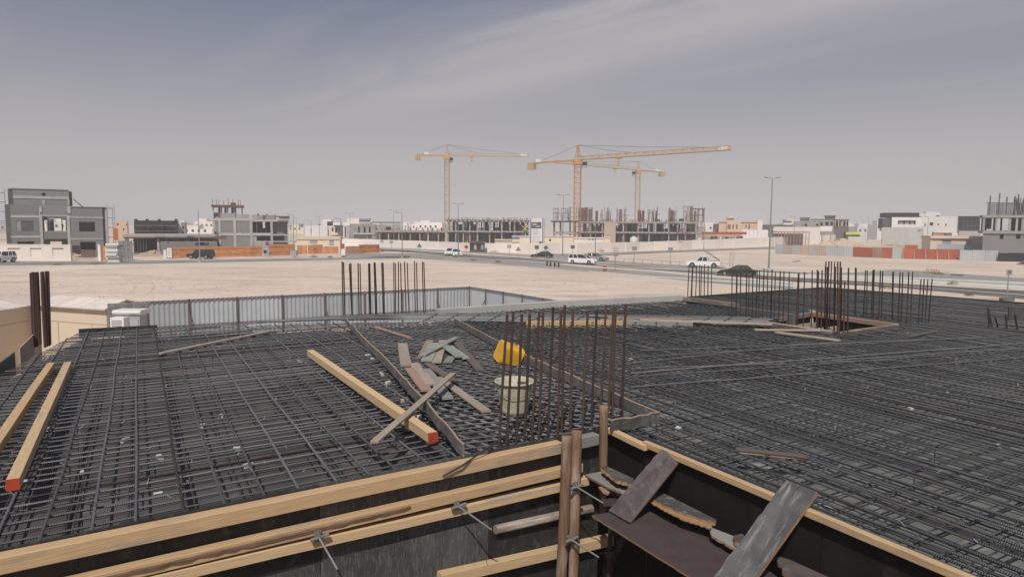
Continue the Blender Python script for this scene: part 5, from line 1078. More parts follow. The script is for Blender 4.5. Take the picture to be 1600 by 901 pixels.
# ---- long white perimeter wall of single panels
W_ = [(530, 385.0, 372.6), (660, 388.5, 376.2), (740, 392.4, 379.4), (850, 396, 380), (900, 394.6, 379.3), (1000, 391.2, 378), (1100, 388, 374.4), (1200, 384.4, 370.6), (1350, 376.5, 364.8)]
t = thing('perimeter_wall', 'long low off white perimeter wall in front of the crane building site', 'wall', tuple(G(850, 396, 0)))
for i in range(len(W_) - 1):
    (xa, ya, ta), (xb, yb, tb) = W_[i], W_[i + 1]; a, c = G(xa, ya, 0), G(xb, yb, 0); ha = PY(xa, ta, a.y).z; hb = PY(xb, tb, c.y).z; n_ = max(2, int((c - a).length / 6))
    for k in range(n_):
        p0, p1 = a.lerp(c, k / n_), a.lerp(c, (k + 1) / n_); h = ha + (hb - ha) * (k + .5) / n_
        MB().beam(p0.lerp(p1, .004) + UP * h / 2, p0.lerp(p1, .996) + UP * h / 2, .2, h).build('wall_panel', M['pink_w'], t)
        MB().box(p0.x - .14, p0.x + .14, p0.y - .115, p0.y + .115, 0, h + .03).build('wall_pier', M['pink_w'], t)
# ---- billboard
bl = Bld('billboard', 'tall white project billboard with a picture panel on dark blue legs', 'billboard', 172, 839)
bl.box('leg', 'blue', (828.6, 341, 830, None), .3, .6); bl.box('leg', 'blue', (847.4, 341, 848.8, None), .3, .6); bl.box('leg', 'conc', (850.4, 342, 851.2, None), 1.5, 1.8)
bl.box('board_face', 'white_w', (830, 341.4, 847.4, 381.5), .2, .35); bl.box('picture', 'conc_d', (830.4, 347, 845.8, 356.6), .12, .19)
for k, y in enumerate((349, 352)): bl.box('picture_detail', 'shutter', (832 + k * 5, y, 838 + k * 6, y + 3), .08, .115)
for k, (y, x1) in enumerate(((359.5, 841), (362.5, 843), (365.5, 840), (370, 844), (373.5, 842), (377, 844))): bl.box('text_line', 'shutter', (832, y, x1, y + .7), .15, .19)
bl.box('base_strip', 'yellow', (833, 380, 848, 383.6), .1, .2); bl.box('base_block', 'black_w', (842.4, 377.2, 846.4, 379.6), .1, .19)
# ---- kiosk
ki = Bld('guard_kiosk', 'dark glazed guard kiosk with a flat reddish roof by the road', 'kiosk', 163, 746)
ki.box('body', 'glass', (734, 379.5, 757.5, None), .1, 3.4); ki.box('roof', 'red_f', (731.6, 377.3, 759.5, 379.4), -.4, 3.8); ki.box('base', 'conc_d', (733.6, 391, 758, None), 0, 3.5)
for x in (734, 739.5, 745, 750.8, 756.4): ki.box('mullion', 'conc_d', (x, 379.4, x + .8, None), .02, .1)
for x in (741, 752): ki.box('panel', 'shutter', (x, 381, x + 3.4, 390), .04, .09)
# ---- beige site cabins and tanks behind the wall
def cabin(label, Y, r, m='beige_w', roof='pink_w', ops=(), D=5):
    c = Bld('site_cabin', label, 'cabin', Y, (r[0] + r[2]) / 2); c.shell(m, r, ops, D, win='glass'); c.box('roof', roof, (r[0] - .4, r[1] - .9, r[2] + .4, r[1] + .2), -.2, D + .3); return c
cabin('long beige site cabin right of the billboard', 185, (851, 369.5, 896, None), ops=[(858, 373, 861, 377)])
cabin('pinkish beige site cabin behind the white car and central lamp', 176, (897, 372.2, 944, None), m='pink_w', ops=[(919.5, 373.6, 922, 375.4), (925, 373.6, 927.4, 375.4)])
cabin('sand coloured cabin roof seen at the right end of the pinkish cabin', 192, (944.5, 371.2, 953, None))
cabin('tan flat roofed cabin left of the billboard', 188, (800, 369.5, 827, None), m='beige_w', roof='white_w')
cabin('low tan tent roofed cabin near the guard kiosk', 180, (773, 375, 800, None), m='hoard_t', roof='beige_w')
solo('blue_tarpaulin', 'blue', (799, 371.6, 812, 373.6), 184, 3, 'blue tarpaulin bundle on the roof left of the billboard', 'tarpaulin')
p = PY(990, 379, 188); t = thing('water_tank', 'white plastic water tank behind the perimeter wall by the frame', 'water tank', (p.x, 188, 0))
zt_ = PY(990, 370, 188).z; revolve([(.01, 0), (1.0, 0), (1.03, zt_ * .6), (1.0, zt_ - .3), (.5, zt_), (.3, zt_), (.3, zt_ + .12), (.01, zt_ + .12)], Vector((p.x, 188, 0))).build('tank_body', M['white_w'], t, smooth=True)
MB().tube([Vector((p.x, 188, zt_ + .1)), Vector((p.x, 188, zt_ + .22))], .35, 12).build('tank_lid', M['white_w'], t)
# ---- peach villa and neighbours
ZR7 = lambda a, b, c, d: (980 + a / 7.27, 330 + b / 7.27, 980 + c / 7.27, (330 + d / 7.27) if d else None)
v = Bld('peach_villa', 'peach coloured villa with a small rooftop pavilion right of the frame', 'villa', 285, 1155)
v.shell('peach_w', ZR7(1040, 120, 1475, None), [ZR7(1135, 150, 1146, 200), ZR7(1156, 150, 1166, 200), ZR7(1190, 155, 1208, 205), ZR7(1235, 152, 1248, 195), ZR7(1345, 152, 1355, 190), ZR7(1378, 150, 1392, 205)], 16, win='glass')
v.box('cornice', 'peach_w', ZR7(1034, 114, 1480, 124), -.4, 16.3); v.box('pavilion', 'peach_w', ZR7(1132, 76, 1212, 116), 4, 9); v.box('pavilion_roof', 'peach_w', ZR7(1122, 66, 1224, 78), 3.4, 9.6); v.box('pavilion_dome', 'pink_w', ZR7(1150, 55, 1200, 67), 4.6, 8.4)
v.box('bay', 'peach_w', ZR7(1128, 122, 1290, None), -1.6, -.002); 
for x in (1140, 1160, 1196, 1238): v.box('bay_window', 'glass', ZR7(x, 152, x + 13, 200), -1.7, -1.55)
v.box('side_annex', 'pink_w', ZR7(1478, 100, 1535, None), 1, 10)
q = Bld('white_house', 'small white house between the frame and the peach villa', 'house', 300, 1107); q.shell('white_w', (1102, 351, 1114, None), [(1109, 354.5, 1112, 357.5)], 9, win='glass'); q.shell('conc_d', (1115, 349.5, 1122.5, None), [(1116, 352, 1118, 355)], 9)
q = Bld('red_hoarding', 'long red hoarding strip below the peach villa', 'hoarding', 262, 1130)
for k in range(12): q.box('sheet', 'red', (1096 + k * 5.9, 362.2, 1101.7 + k * 5.9, 366.4), 0, .1)
q = Bld('brick_wall', 'low pinkish block wall and stacked materials below the red hoarding', 'wall', 250, 1130)
q.box('wall', 'peach_w', (1096, 366.4, 1158, None), 0, .3)
for k in range(26): x = 1098 + k * 2.35; q.box('material_stack', R.choice(['conc', 'pink_w', 'rust_p', 'black_w', 'hoard_t']), (x, 368.4 + R.uniform(0, 2), x + R.uniform(1, 2), None), -1.5 - R.random(), -.4)
q = Bld('white_wall', 'bright white boundary wall right of the peach villa', 'wall', 265, 1180); q.wall('wall', 'white_w', (1158, 359, 1200, None), (), .3); 
for k in range(7): q.box('pier', 'white_w', (1159 + k * 6, 358.4, 1160 + k * 6, None), -.2, .5)
# parked vehicles far away, right
ZR8 = lambda a, b, c, d: (1180 + a / 6.93, 320 + b / 6.93, 1180 + c / 6.93, (320 + d / 6.93) if d else None)
v = Bld('grey_villa', 'long dark grey villa shell with two flat rooftop towers on the right', 'villa', 300, 1288)
v.shell('conc', ZR8(490, 170, 860, None), [ZR8(535, 205, 562, 232), ZR8(660, 205, 682, 232), ZR8(705, 188, 730, 228), ZR8(760, 175, 795, 222), ZR8(815, 178, 840, 222)], 14, roof='conc_d')
v.shell('conc_d', ZR8(860, 155, 1010, None), [ZR8(868, 178, 895, 235), ZR8(905, 178, 935, 230), ZR8(948, 180, 975, 230), ZR8(985, 175, 1004, 228)], 12, back=[ZR8(948, 180, 975, 230)], d=-.5)
for r in (ZR8(490, 150, 590, 172), ZR8(765, 128, 868, 158)): v.box('tower', 'conc_d', r, 2, 9)
for r in (ZR8(484, 134, 596, 144), ZR8(755, 113, 878, 124), ZR8(606, 152, 860, 163)): v.box('tower_roof', 'conc_d', r, 1.4, 9.6)
for x in (862, 898, 938, 978, 1006): v.box('column', 'peach_w', ZR8(x, 165, x + 8, 235), -1.2, -.6)
v.box('low_wing', 'conc', ZR8(408, 178, 500, None), -1, 10)
q = Bld('concrete_house', 'low grey unfinished house row behind the tall double lamp', 'house', 320, 1215); q.shell('conc_d', ZR8(75, 215, 480, None), [ZR8(85 + k * 58, 222, 120 + k * 58, 240) for k in range(6)], 10); q.box('rooftop_room', 'white_w', ZR8(310, 180, 395, 216), 2, 7); q.box('rooftop_roof', 'conc_d', ZR8(303, 174, 402, 183), 1.6, 7.4)
q = Bld('white_wall', 'long pale boundary wall before the dark grey villa', 'wall', 270, 1245); q.wall('wall', 'pink_w', ZR8(195, 238, 700, None), (), .3)
q = Bld('white_sign_panel', 'blank white rectangular panel standing before the dark grey villa', 'panel', 262, 1291); q.box('panel', 'white_w', ZR8(705, 232, 835, 285), 0, .2); q.box('leg', 'conc', ZR8(720, 285, 726, None), 0, .2); q.box('leg', 'conc', ZR8(812, 285, 818, None), 0, .2)
q = Bld('timber_shelter', 'low brown timber framework shelter on the site behind the wall', 'shelter', 245, 1240)
for k in range(11): q.box('post', 'hoard_b', (1216 + k * 4.8, 363, 1216.7 + k * 4.8, None), 0, .25)
q.box('roof_beam', 'hoard_b', (1214, 361.6, 1266, 363.4), -.1, 5); q.box('back_screen', 'hoard_t', (1216, 365, 1264, None), 5, 5.2)
q = Bld('tanker_truck', 'yellow green tanker truck parked behind the sand heap', 'truck', 255, 1331)
xa, xb, za, zb = q.w((1321, 363, 1344, 368.2)); MB().tube([Vector((xa, 256, (za + zb) / 2)), Vector((xb, 256, (za + zb) / 2))], (zb - za) / 2, 12).build('tank', M['grn_tank'], q.t); q.box('cab', 'black_w', (1317.4, 362.6, 1321.4, None), 0, 2.2); q.box('chassis', 'black_w', (1317.4, 368, 1344.4, 369.4), .2, 2)
for x in (1320, 1334, 1341): c = q.P(x, 370); MB().tube([Vector((c.x, 255.0, .5)), Vector((c.x, 255.3, .5))], .5, 12).build('wheel', M['tyre'], q.t)
# ---- corrugated site fence on the right
colsR = ['hoard_g', 'hoard_t', 'hoard_g', 'peach_w', 'hoard_g', 'hoard_t', 'hoard_g', 'hoard_g', 'hoard_g', 'hoard_r', 'hoard_r', 'hoard_b', 'hoard_r', 'hoard_g']
hoarding(1212, 396.4, 1409.5, 404.2, 2.25, 14, colsR, 'multicoloured corrugated site fence, grey tan and red sheets, left half', name='corrugated_fence', cat='fence', post='steel_g', ribs=4, jit=.03)
hoarding(1409.5, 404.2, 1498.5, 405.8, 2.15, 5, ['hoard_r'], 'red corrugated site fence stretch with raking braces', name='corrugated_fence', cat='fence', post='hoard_b', ribs=5, jit=.01, prop='hoard_t')
hoarding(1499, 406.2, 1559, 408.0, 2.15, 3, ['hoard_g'], 'three light grey corrugated fence sheets at the right end', name='corrugated_fence', cat='fence', post='steel_g', ribs=6, jit=.03)
hoarding(1559.5, 408.2, 1640, 410, 1.75, 5, ['mesh_bk'], 'black shade net fence at the right edge', name='net_fence', cat='fence', post='plast', jit=.05)
hoarding(1384, 391, 1434, 392.5, 1.7, 5, ['hoard_r', 'hoard_t', 'hoard_t', 'hoard_r'], 'faded low fence of red and tan sheets behind the sand heap', name='corrugated_fence', cat='fence', post='rust_p', ribs=3)
hoarding(1434, 386, 1453, 386.5, 2.0, 3, ['hoard_r'], 'short red fence piece at the left side of the long beige cabin', name='corrugated_fence', cat='fence', post='rust_p', ribs=3)
# ---- right: white villa, black cube, beige cabin, concrete frame
ZR9 = lambda a, b, c, d: (1380 + a / 6.93, 290 + b / 6.93, 1380 + c / 6.93, (290 + d / 6.93) if d else None)
v = Bld('white_villa', 'large white modern villa with a black roof block and a black glass cube, right', 'villa', 205, 1455, rot=rad(-20))
v.shell('white_w', ZR9(88, 342, 412, None), [ZR9(160, 376, 352, 420), ZR9(196, 462, 214, 478), ZR9(250, 462, 268, 478), ZR9(305, 462, 325, 478)], 10)
v.box('window', 'hoard_t', ZR9(160, 376, 352, 420), .6, .7)
for x in (160, 222, 285): v.box('window_pane', 'glass', ZR9(x, 378, x + 16, 419), .45, .55)
v.box('window_pane', 'black_w', ZR9(335, 378, 350, 419), .45, .55)
v.box('roof_block', 'black_w', ZR9(20, 292, 396, 344), 1.2, 10); v.box('side_block', 'conc_d', ZR9(-4, 352, 86, 462), .8, 9); v.box('plinth', 'conc_l', ZR9(-20, 452, 420, None), -1.2, -.3)
v.shell('white_w', ZR9(412, 332, 822, None), [ZR9(452, 412, 464, 440), ZR9(508, 398, 546, 432), ZR9(595, 410, 610, 430), ZR9(678, 412, 692, 440)], 12, win='glass', d=.6)
v.box('roof_room', 'white_w', ZR9(492, 280, 604, 334), 4, 8); v.box('roof_room', 'white_w', ZR9(604, 284, 660, 332), 5, 8); v.box('roof_void', 'glass', ZR9(615, 318, 650, 330), 4.7, 4.9); v.box('stair_block', 'white_w', ZR9(412, 296, 486, 334), 2.5, 8)
v.box('glass_cube', 'glass', ZR9(826, 340, 1050, 482), .2, 11); v.box('cube_roof', 'black_w', ZR9(820, 330, 1054, 342), 0, 11.2); v.box('cube_frame', 'black_w', ZR9(818, 338, 830, 484), -.1, .2)
for x in (868, 912, 958, 1004, 1044): v.box('mullion', 'conc_d', ZR9(x, 342, x + 5, 482), .1, .2)
for y in (385, 430): v.box('transom', 'conc_d', ZR9(830, y, 1050, y + 4), .12, .2)
v.box('lower_wall', 'conc_l', ZR9(822, 482, 1060, None), .4, 8)
c = Bld('site_building', 'long beige flat roofed site building with sand on its roof, right', 'building', 163, 1500, rot=rad(-14))
c.shell('beige_w', ZR9(512, 570, 1050, None), [ZR9(640, 584, 735, 650), ZR9(893, 590, 957, 662)], 6, win='shutter'); c.box('roof_slab', 'beige_w', ZR9(505, 545, 1166, 572), -.5, 6.4); c.shell('white_w', ZR9(1052, 572, 1160, None), [ZR9(1075, 590, 1130, None)], 5, d=-.3, win='shutter')
c.box('roof_clutter', 'hoard_b', ZR9(560, 505, 680, 545), 1, 2); c.box('roof_clutter', 'pink_w', ZR9(560, 498, 765, 510), .8, 2.2); c.box('roof_clutter', 'rust_p', ZR9(690, 512, 760, 545), 1, 2); c.box('lower_fence', 'shutter', ZR9(560, 632, 1050, None), -1.8, -1.7)
p = PY(1492, 345, 165); b = MB(); 
mound(1510, 391, 4.5, 3.4, 'sand piled against the roof edge of the long beige site building', 41, rocks=10)
z9 = Bld('concrete_house', 'grey concrete frame with tall bars and railings on top at the right edge', 'house', 150, 1575, rot=rad(-30))
for r in (ZR9(1078, 318, 1700, 346), ZR9(1078, 490, 1700, 520)): z9.box('floor_slab', 'conc', r, -.2, 12)
for x in (1078, 1215, 1360, 1435, 1505, 1600): z9.box('column', 'conc', ZR9(x, 346, x + 24, 490), 0, .6)
for x in (1095, 1135, 1230, 1310): z9.box('column', 'conc_d', ZR9(x, 346, x + 20, 490), 7, 7.6)
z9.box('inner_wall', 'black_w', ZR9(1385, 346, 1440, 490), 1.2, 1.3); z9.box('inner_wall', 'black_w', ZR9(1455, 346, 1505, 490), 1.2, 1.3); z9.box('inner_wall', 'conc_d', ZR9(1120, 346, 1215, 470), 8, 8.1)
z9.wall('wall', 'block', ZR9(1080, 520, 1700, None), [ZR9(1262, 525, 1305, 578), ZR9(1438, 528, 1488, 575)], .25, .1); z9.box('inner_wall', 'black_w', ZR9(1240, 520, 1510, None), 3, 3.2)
b = MB(); rr = R
for k in range(46): x = 1125 + k * 8.2 + rr.uniform(-3, 3); p = z9.P(1380 + x / 6.93, 290 + 318 / 6.93, rr.choice((.5, 3))); b.tube([p, p + UP * (rr.uniform(2.5, 2.9))], .045, 4)
a = z9.P(1380 + 1110 / 6.93, 290 + 182 / 6.93, .5); c_ = z9.P(1380 + 1500 / 6.93, 290 + 200 / 6.93, .5); b.tube([a, c_], .06, 4); tag(b.build('railing_bar', M['conc_d'], z9.t), kind='stuff')
for x, y0 in ((1150, 108), (1250, 80), (1330, 120), (1420, 115), (1455, 92), (1515, 130)): z9.box('column_bars', 'conc_d', ZR9(x, y0, x + 14, 318), .2, .6)
b = MB()
for k in range(60): x = rr.uniform(1400, 1640); p = z9.P(1380 + x / 6.93, 290 + 318 / 6.93, rr.uniform(0, 3)); b.tube([p, p + Vector((rr.uniform(-.3, .3), 0, rr.uniform(3, 4)))], .05, 4)
tag(b.build('rebar_cage', M['conc_d'], z9.t), kind='stuff')
hoarding(1547, 397, 1640, 399, 2.1, 7, ['hoard'], 'orange plywood hoarding below the concrete frame at the right edge')
# ---- distant low skyline
for k in range(64):
    px = R.choice((R.uniform(-20, 210), R.uniform(280, 340), R.uniform(440, 700), R.uniform(440, 700), R.uniform(1090, 1250), R.uniform(1320, 1385), R.uniform(-30, 1640)))
    if 700 < px < 1090: continue
    Y = R.uniform(330, 900); hh = R.uniform(3.5, 8.5); c0 = PY(px, 352, Y); ww = R.uniform(8, 18); m_ = R.choice(['white_w', 'white_w', 'pink_w', 'beige_w', 'conc', 'conc_l', 'pink_w'])
    t = thing('distant_house', 'small ' + {'white_w': 'white', 'pink_w': 'pinkish white', 'beige_w': 'beige', 'conc': 'grey', 'conc_l': 'pale grey', 'peach_w': 'peach'}[m_] + ' flat roofed house far off on the hazy skyline', 'house', (c0.x, Y, 0), group='small houses on the far skyline')
    MB().box(c0.x - ww / 2, c0.x + ww / 2, Y, Y + 10, 0, hh).build('wall', M[m_], t)
    MB().box(c0.x - ww / 2 + R.uniform(0, 3), c0.x - ww / 2 + R.uniform(5, 8), Y + 2, Y + 7, hh, hh + R.uniform(1, 2.6)).build('rooftop_room', M[m_], t)
    for j in range(int(ww / 3)):
        x = c0.x - ww / 2 + 1.2 + j * 3; MB().box(x, x + 1.1, Y - .05, Y, hh * .6, hh * .6 + 1.3).build('window', M['glass'], t)
q = Bld('peach_villa', 'small peach coloured house with three windows right of the block house scaffold', 'house', 200, 190); q.shell('peach_w', (180, 345.5, 199, None), [(182.2, 349, 185.6, 351.6), (192.3, 356.5, 194.6, 360), (196.8, 350, 198.4, 352.4)], 9, win='glass')
# ================================================================ LAMPS, SIGNS, BOLLARDS
def lamp(xt, yt, xb, yb, arms, label, r=.09):
    b0 = G(xb, yb, 0); top = PY(xt, yt, b0.y); t = thing('street_lamp', label, 'street lamp', tuple(b0)); top = Vector((b0.x, b0.y, top.z))
    MB().tube([b0, b0 + UP * 1.2, top], r, 8, scales=[1.5, 1.25, .6]).build('pole', M['pole'], t); MB().tube([b0, b0 + UP * .35], r * 2.6, 10).build('base', M['conc_l'], t)
    for s_ in ((-1, 1) if arms == 2 else (-1,) if arms else ()):
        MB().tube([top, top + Vector((s_ * .4, 0, .08)), top + Vector((s_ * .75, 0, .12))], .04, 5).build('arm', M['pole'], t)
        MB().beam(top + Vector((s_ * .65, 0, .12)), top + Vector((s_ * 1.25, 0, .20)), .28, .13, ch=.03).build('lamp_head', M['pole'], t)
for a in ((1205, 279, 1201, 422, 2, 'tallest double armed street lamp by the black saloon on the right'), (878, 305.5, 879, 403, 2, 'double armed street lamp left of the central crane'), (716, 319, 716, 400.5, 2, 'double armed street lamp beside the two white cars'), (615.4, 329, 615.6, 384.5, 2, 'distant double armed lamp over the low construction deck'),
          (627, 333, 628.5, 403.5, 1, 'single armed lamp at the road junction right of the orange hoarding'), (547.5, 334, 547.5, 383, 2, 'double armed lamp left of the grey slit window villa'), (533, 342, 533, 399, 1, 'single armed lamp by the red board'), (499.6, 338.5, 499.6, 378, 2, 'double armed lamp in front of the white modern villa'),
          (487, 345, 487, 380, 1, 'short distant lamp above the beige site cabin'), (458.5, 336, 459.5, 401.5, 1, 'single armed lamp by the grey electric cabinets'), (463.8, 341, 463.8, 379, 1, 'distant lamp just right of the one by the cabinets'), (455, 346, 455, 377, 1, 'small distant lamp left of the one by the cabinets'), (312, 327, 312.5, 410, 0, 'bare grey pole standing in front of the black off road car'),
          (930, 346, 930, 395.5, 1, 'lamp between the white and silver cars'), (1099.7, 348, 1099.7, 390.5, 1, 'lamp at the right end of the large concrete frame'), (1240, 339, 1239.5, 397, 1, 'lamp behind the left part of the corrugated fence'), (1356, 338.5, 1355, 378, 1, 'lamp behind the yellow green tanker'), (1337, 344, 1337, 372, 0, 'thin bare pole left of the lamp by the tanker'), (1348.6, 344.6, 1348.6, 372, 0, 'second thin bare pole left of the lamp by the tanker'), (1449, 339, 1447.5, 391, 1, 'lamp in front of the large white villa'), (576, 346, 576, 376, 1, 'small far lamp against the grey slit window villa'), (1199, 334, 1199, 372, 1, 'small far lamp seen close left of the tallest lamp')):
    lamp(*a, r=.11 if a[1] < 300 else .085)
def sign(xb, yb, yt, kind, label, back=True, m='pole'):
    b0 = G(xb, yb, 0); z = PY(xb, yt, b0.y).z; t = thing('road_sign', label, 'road sign', tuple(b0)); MB().tube([b0, Vector((b0.x, b0.y, z))], .04, 6).build('pole', M['pole'], t)
    q = Vector((b0.x, b0.y - .05, z - .38)); e = Vector((0, .02, 0))
    if kind == 'round': MB().tube([q, q - e], .42, 18).build('plate', M[m], t)
    elif kind == 'tri': MB().prism([q + Vector((-.55, 0, -.35)), q + Vector((.55, 0, -.35)), q + Vector((0, 0, .6))], .02, n=Vector((0, -1, 0))).build('plate', M[m], t)
    elif kind == 'rect': MB().box(q.x - .42, q.x + .42, q.y - .02, q.y, z - .7, z).build('plate', M[m], t)
    elif kind == 'both': MB().tube([q + UP * .1, q - e + UP * .1], .42, 18).build('plate', M[m], t); MB().box(q.x - .36, q.x + .36, q.y - .02, q.y, z - 1.25, z - .8).build('plate', M['pole'], t)
    return t
sign(961.5, 423, 387, 'both', 'road sign back with a round plate over a square one near the white car', m='hoard_t')
sign(990.8, 411.5, 385, 'rect', 'small square signpost with a dark box by the far lane')
sign(1046.8, 411, 386.5, 'rect', 'small square signpost in the sand left of the white pickup')
sign(1062.5, 392.5, 375, 'tri', 'triangular sign before the perimeter wall right of the frame', m='shutter')
sign(655.3, 399, 381, 'tri', 'green grey triangular sign left of the two white cars', m='green')
sign(795.6, 404.5, 382, 'rect', 'square signpost left of the billboard on the median', m='hoard_t')
sign(809.6, 405, 386, 'tri', 'small triangular sign left of the billboard on the median', m='steel_g')
sign(838.6, 404, 383.5, 'rect', 'narrow sign beside the yellow billboard strip', m='conc_d')
sign(852.6, 404, 384, 'round', 'small round sign right of the billboard by the black car', m='conc_d')
sign(894.6, 402, 383, 'rect', 'small signpost above the roof of the white estate car', m='conc_d')
sign(728.5, 397, 383, 'round', 'small red round sign left of the guard kiosk', m='red')
sign(1140.2, 416, 392.5, 'none', 'bare thin post behind the black saloon')
sign(1144.8, 416, 392.5, 'round', 'small round sign behind the black saloon', m='hoard_t')
sign(611.6, 391.5, 376, 'rect', 'small sign by the green shrubs near the junction', m='conc')
sign(597, 388, 375, 'rect', 'small signpost right above the end of the orange hoarding', m='conc')
b0 = G(1573, 470, 0); z = PY(1574, 421, b0.y).z; t = thing('road_sign', 'grey signpost with a square double plate standing at the right by the road', 'road sign', tuple(b0)); zz = b0.y
MB().tube([b0, Vector((b0.x, b0.y, z - .1))], .05, 8).build('pole', M['pole'], t); MB().box(b0.x - .27, b0.x + .27, zz - .08, zz - .05, z - .5, z).build('plate', M['conc'], t); MB().box(b0.x - .1, b0.x + .1, zz - .1, zz - .081, z - .36, z - .12).build('symbol', M['conc_d'], t); MB().box(b0.x - .5, b0.x + .5, zz - .3, zz + .3, 0, .28).build('base_block', M['conc_d'], t)
for k, (x, y) in enumerate(((854.8, 415.4), (860.2, 415.9), (866.6, 416.6), (872.7, 417.2))):
    b0 = G(x, y, 0); t = thing('bollard', ('leftmost', 'second', 'third', 'rightmost')[k] + ' of the four short black bollards in front of the road', 'bollard', tuple(b0), group='black bollards in front of the road')
    MB().tube([b0, b0 + UP * .75], .14, 8).build('post', M['plast'], t); MB().tube([b0 + UP * .75, b0 + UP * .85], .17, 8).build('cap', M['conc'], t)
b0 = G(945, 423.4, 0); t = thing('traffic_barrel', 'red and white traffic barrel by the road left of the round sign', 'traffic barrel', tuple(b0)); MB().tube([b0, b0 + UP * .8], .3, 12, scales=[1, .8]).build('barrel', M['red'], t); MB().tube([b0 + UP * .4, b0 + UP * .55], .282, 12).build('band', M['white_w'], t)
for k, (x, y) in enumerate(((889, 411.5),)):
    b0 = G(x, y, 0); t = thing('traffic_cone', ('red traffic cone left of the white estate car', 'red traffic cone in front of the white estate car', 'red traffic cone right of the red barrel')[k], 'traffic cone', tuple(b0)); MB().tube([b0, b0 + UP * .6], .16, 8, scales=[1, .15]).build('cone', M['red'], t); MB().box(b0.x - .2, b0.x + .2, b0.y - .2, b0.y + .2, 0, .05).build('foot', M['red'], t)
t = thing('guard_rail', 'low grey post and wire rail in the sand beyond the far lane', 'rail', tuple(G(1020, 411, 0))); 
for k in range(10):
    b0 = G(946 + 14.5 * k, 408.5 + 1.0 * k, 0); MB().box(b0.x - .04, b0.x + .04, b0.y - .04, b0.y + .04, 0, .8).build('post', M['pole'], t)
    if k: MB().tube([pb + UP * .75, b0 + UP * .75], .02, 4).build('wire', M['pole'], t)
    pb = b0
t = thing('guard_rail', 'low grey rail posts along the pavement at the road junction', 'rail', tuple(G(620, 403.5, 0)))
for k in range(9):
    b0 = G(602 + 7 * k, 404.2 - .1 * k, 0); MB().box(b0.x - .04, b0.x + .04, b0.y - .04, b0.y + .04, 0, .85).build('post', M['pole'], t)
    if k: MB().tube([pb + UP * .8, b0 + UP * .8], .02, 4).build('wire', M['pole'], t)
    pb = b0
# ================================================================ PLANTS
def bush(px, py, wd, hg, m, label, group=None):
    c = G(px, py, 0); t = thing('bush', label, 'bush', tuple(c), group=group); b = MB()
    for k in range(150):
        a = R.uniform(0, 6.28); r = wd / 2 * math.sqrt(R.random()); z = hg * R.random() * (1 - (2 * r / wd) ** 2 * .7); p = c + Vector((r * math.cos(a), r * math.sin(a) * .8, z)); u = Vector((R.uniform(-1, 1), R.uniform(-1, 1), R.uniform(-.3, 1))).normalized() * .11 * (wd ** .3); v_ = Vector((R.uniform(-1, 1), R.uniform(-1, 1), R.uniform(-.6, .6))).normalized() * .05 * (wd ** .3)
        i = len(b.v); b.v.extend([p - v_, p + u * .6 - v_ * .2, p + u, p + v_]); b.face((i, i + 1, i + 2, i + 3), ((0, 0),) * 4)
    b.build('leaves', M[m], t); b = MB()
    for k in range(6): a = k * 1.05; b.tube([c, c + Vector((math.cos(a) * wd * .3, math.sin(a) * wd * .3, hg * .7))], .02, 3)
    b.build('stem', M['twig'], t)
for (x, y, wd, hg, m, lb) in ((91, 415, 1.6, .4, 'bush', 'small dry bush on the kerb below the block house'), (150, 413.3, 2.4, .5, 'bush', 'dry bush on the kerb below the gate pillar'), (491, 402.4, 1.9, .6, 'bush_g', 'green bush on the pavement before the beige site cabin'), (516, 402.4, 1.1, .4, 'bush_g', 'small green bush right of the one before the cabin'), (537, 401.8, 1.0, .45, 'bush_g', 'small bush by the white barrier'), (597, 393.4, 1.6, .6, 'bush_g', 'green shrub at the end of the orange hoarding'),
    (607, 385, 2.4, 1.3, 'bush_g', 'left one of the green shrubs beyond the junction'), (617, 386, 2.6, 1.2, 'bush_g', 'right one of the green shrubs beyond the junction'), (655, 387.5, 2.2, 1.3, 'bush_g', 'green shrub behind the triangular sign'), (714, 401.6, 1.4, .4, 'bush', 'dry bush in front of the two white cars'), (740, 407.2, 1.3, .4, 'bush', 'dry bush on the frontage road edge, left one'), (778, 410.2, 1.3, .4, 'bush', 'dry bush on the frontage road edge, right one'), (773, 394.6, 2.4, .7, 'bush', 'dry yellowish bush right of the guard kiosk'), (940, 393.6, 1.6, .8, 'bush', 'dry round bush by the perimeter wall near the central lamp'),
    (1124, 419.4, 2.1, .6, 'bush', 'yellow dry bush behind the white pickup'), (1163, 432, 1.7, .8, 'bush', 'yellow dry bush before the black saloon'), (1195, 436.5, 1.5, .5, 'bush', 'dry bush right of the black saloon, nearer the tall lamp'), (1216, 437.5, 1.2, .4, 'bush', 'small dry bush just right of the tall lamp'), (1246, 440.6, 2.0, .5, 'bush', 'wide dry bush behind the fence like bar row'), (1381, 450.6, 1.9, .45, 'bush', 'dry bush by the slab edge right of the square opening'), (1455, 427, 2.4, .8, 'bush', 'olive bush beyond the road on the right'), (1466, 428.6, 1.9, .3, 'bush', 'low brown scrub right of the olive bush'), (1489, 444.6, 1.3, .55, 'bush', 'olive bush on the median on the right'), (1514, 462, .85, .33, 'bush', 'little yellow bush near the signpost on the right'), (1574, 402.5, 3.4, 1.6, 'bush_g', 'green shrubs behind the black shade net')):
    bush(x, y, wd, hg, m, lb)
for (x0, y0, x1, y1, lb) in ((1487, 429, 1505, 430, 'dark plank lying in the sand beyond the road on the right'), (1239, 408.6, 1250, 407.6, 'brown plank lying in the sand before the corrugated fence')):
    a, c = G(x0, y0, .06), G(x1, y1, .1); tag(MB().beam(a, c, .3, .1).build('plank', M['brn_b']), lb, 'plank')
b0 = G(1448, 453.5, 0); b = MB()
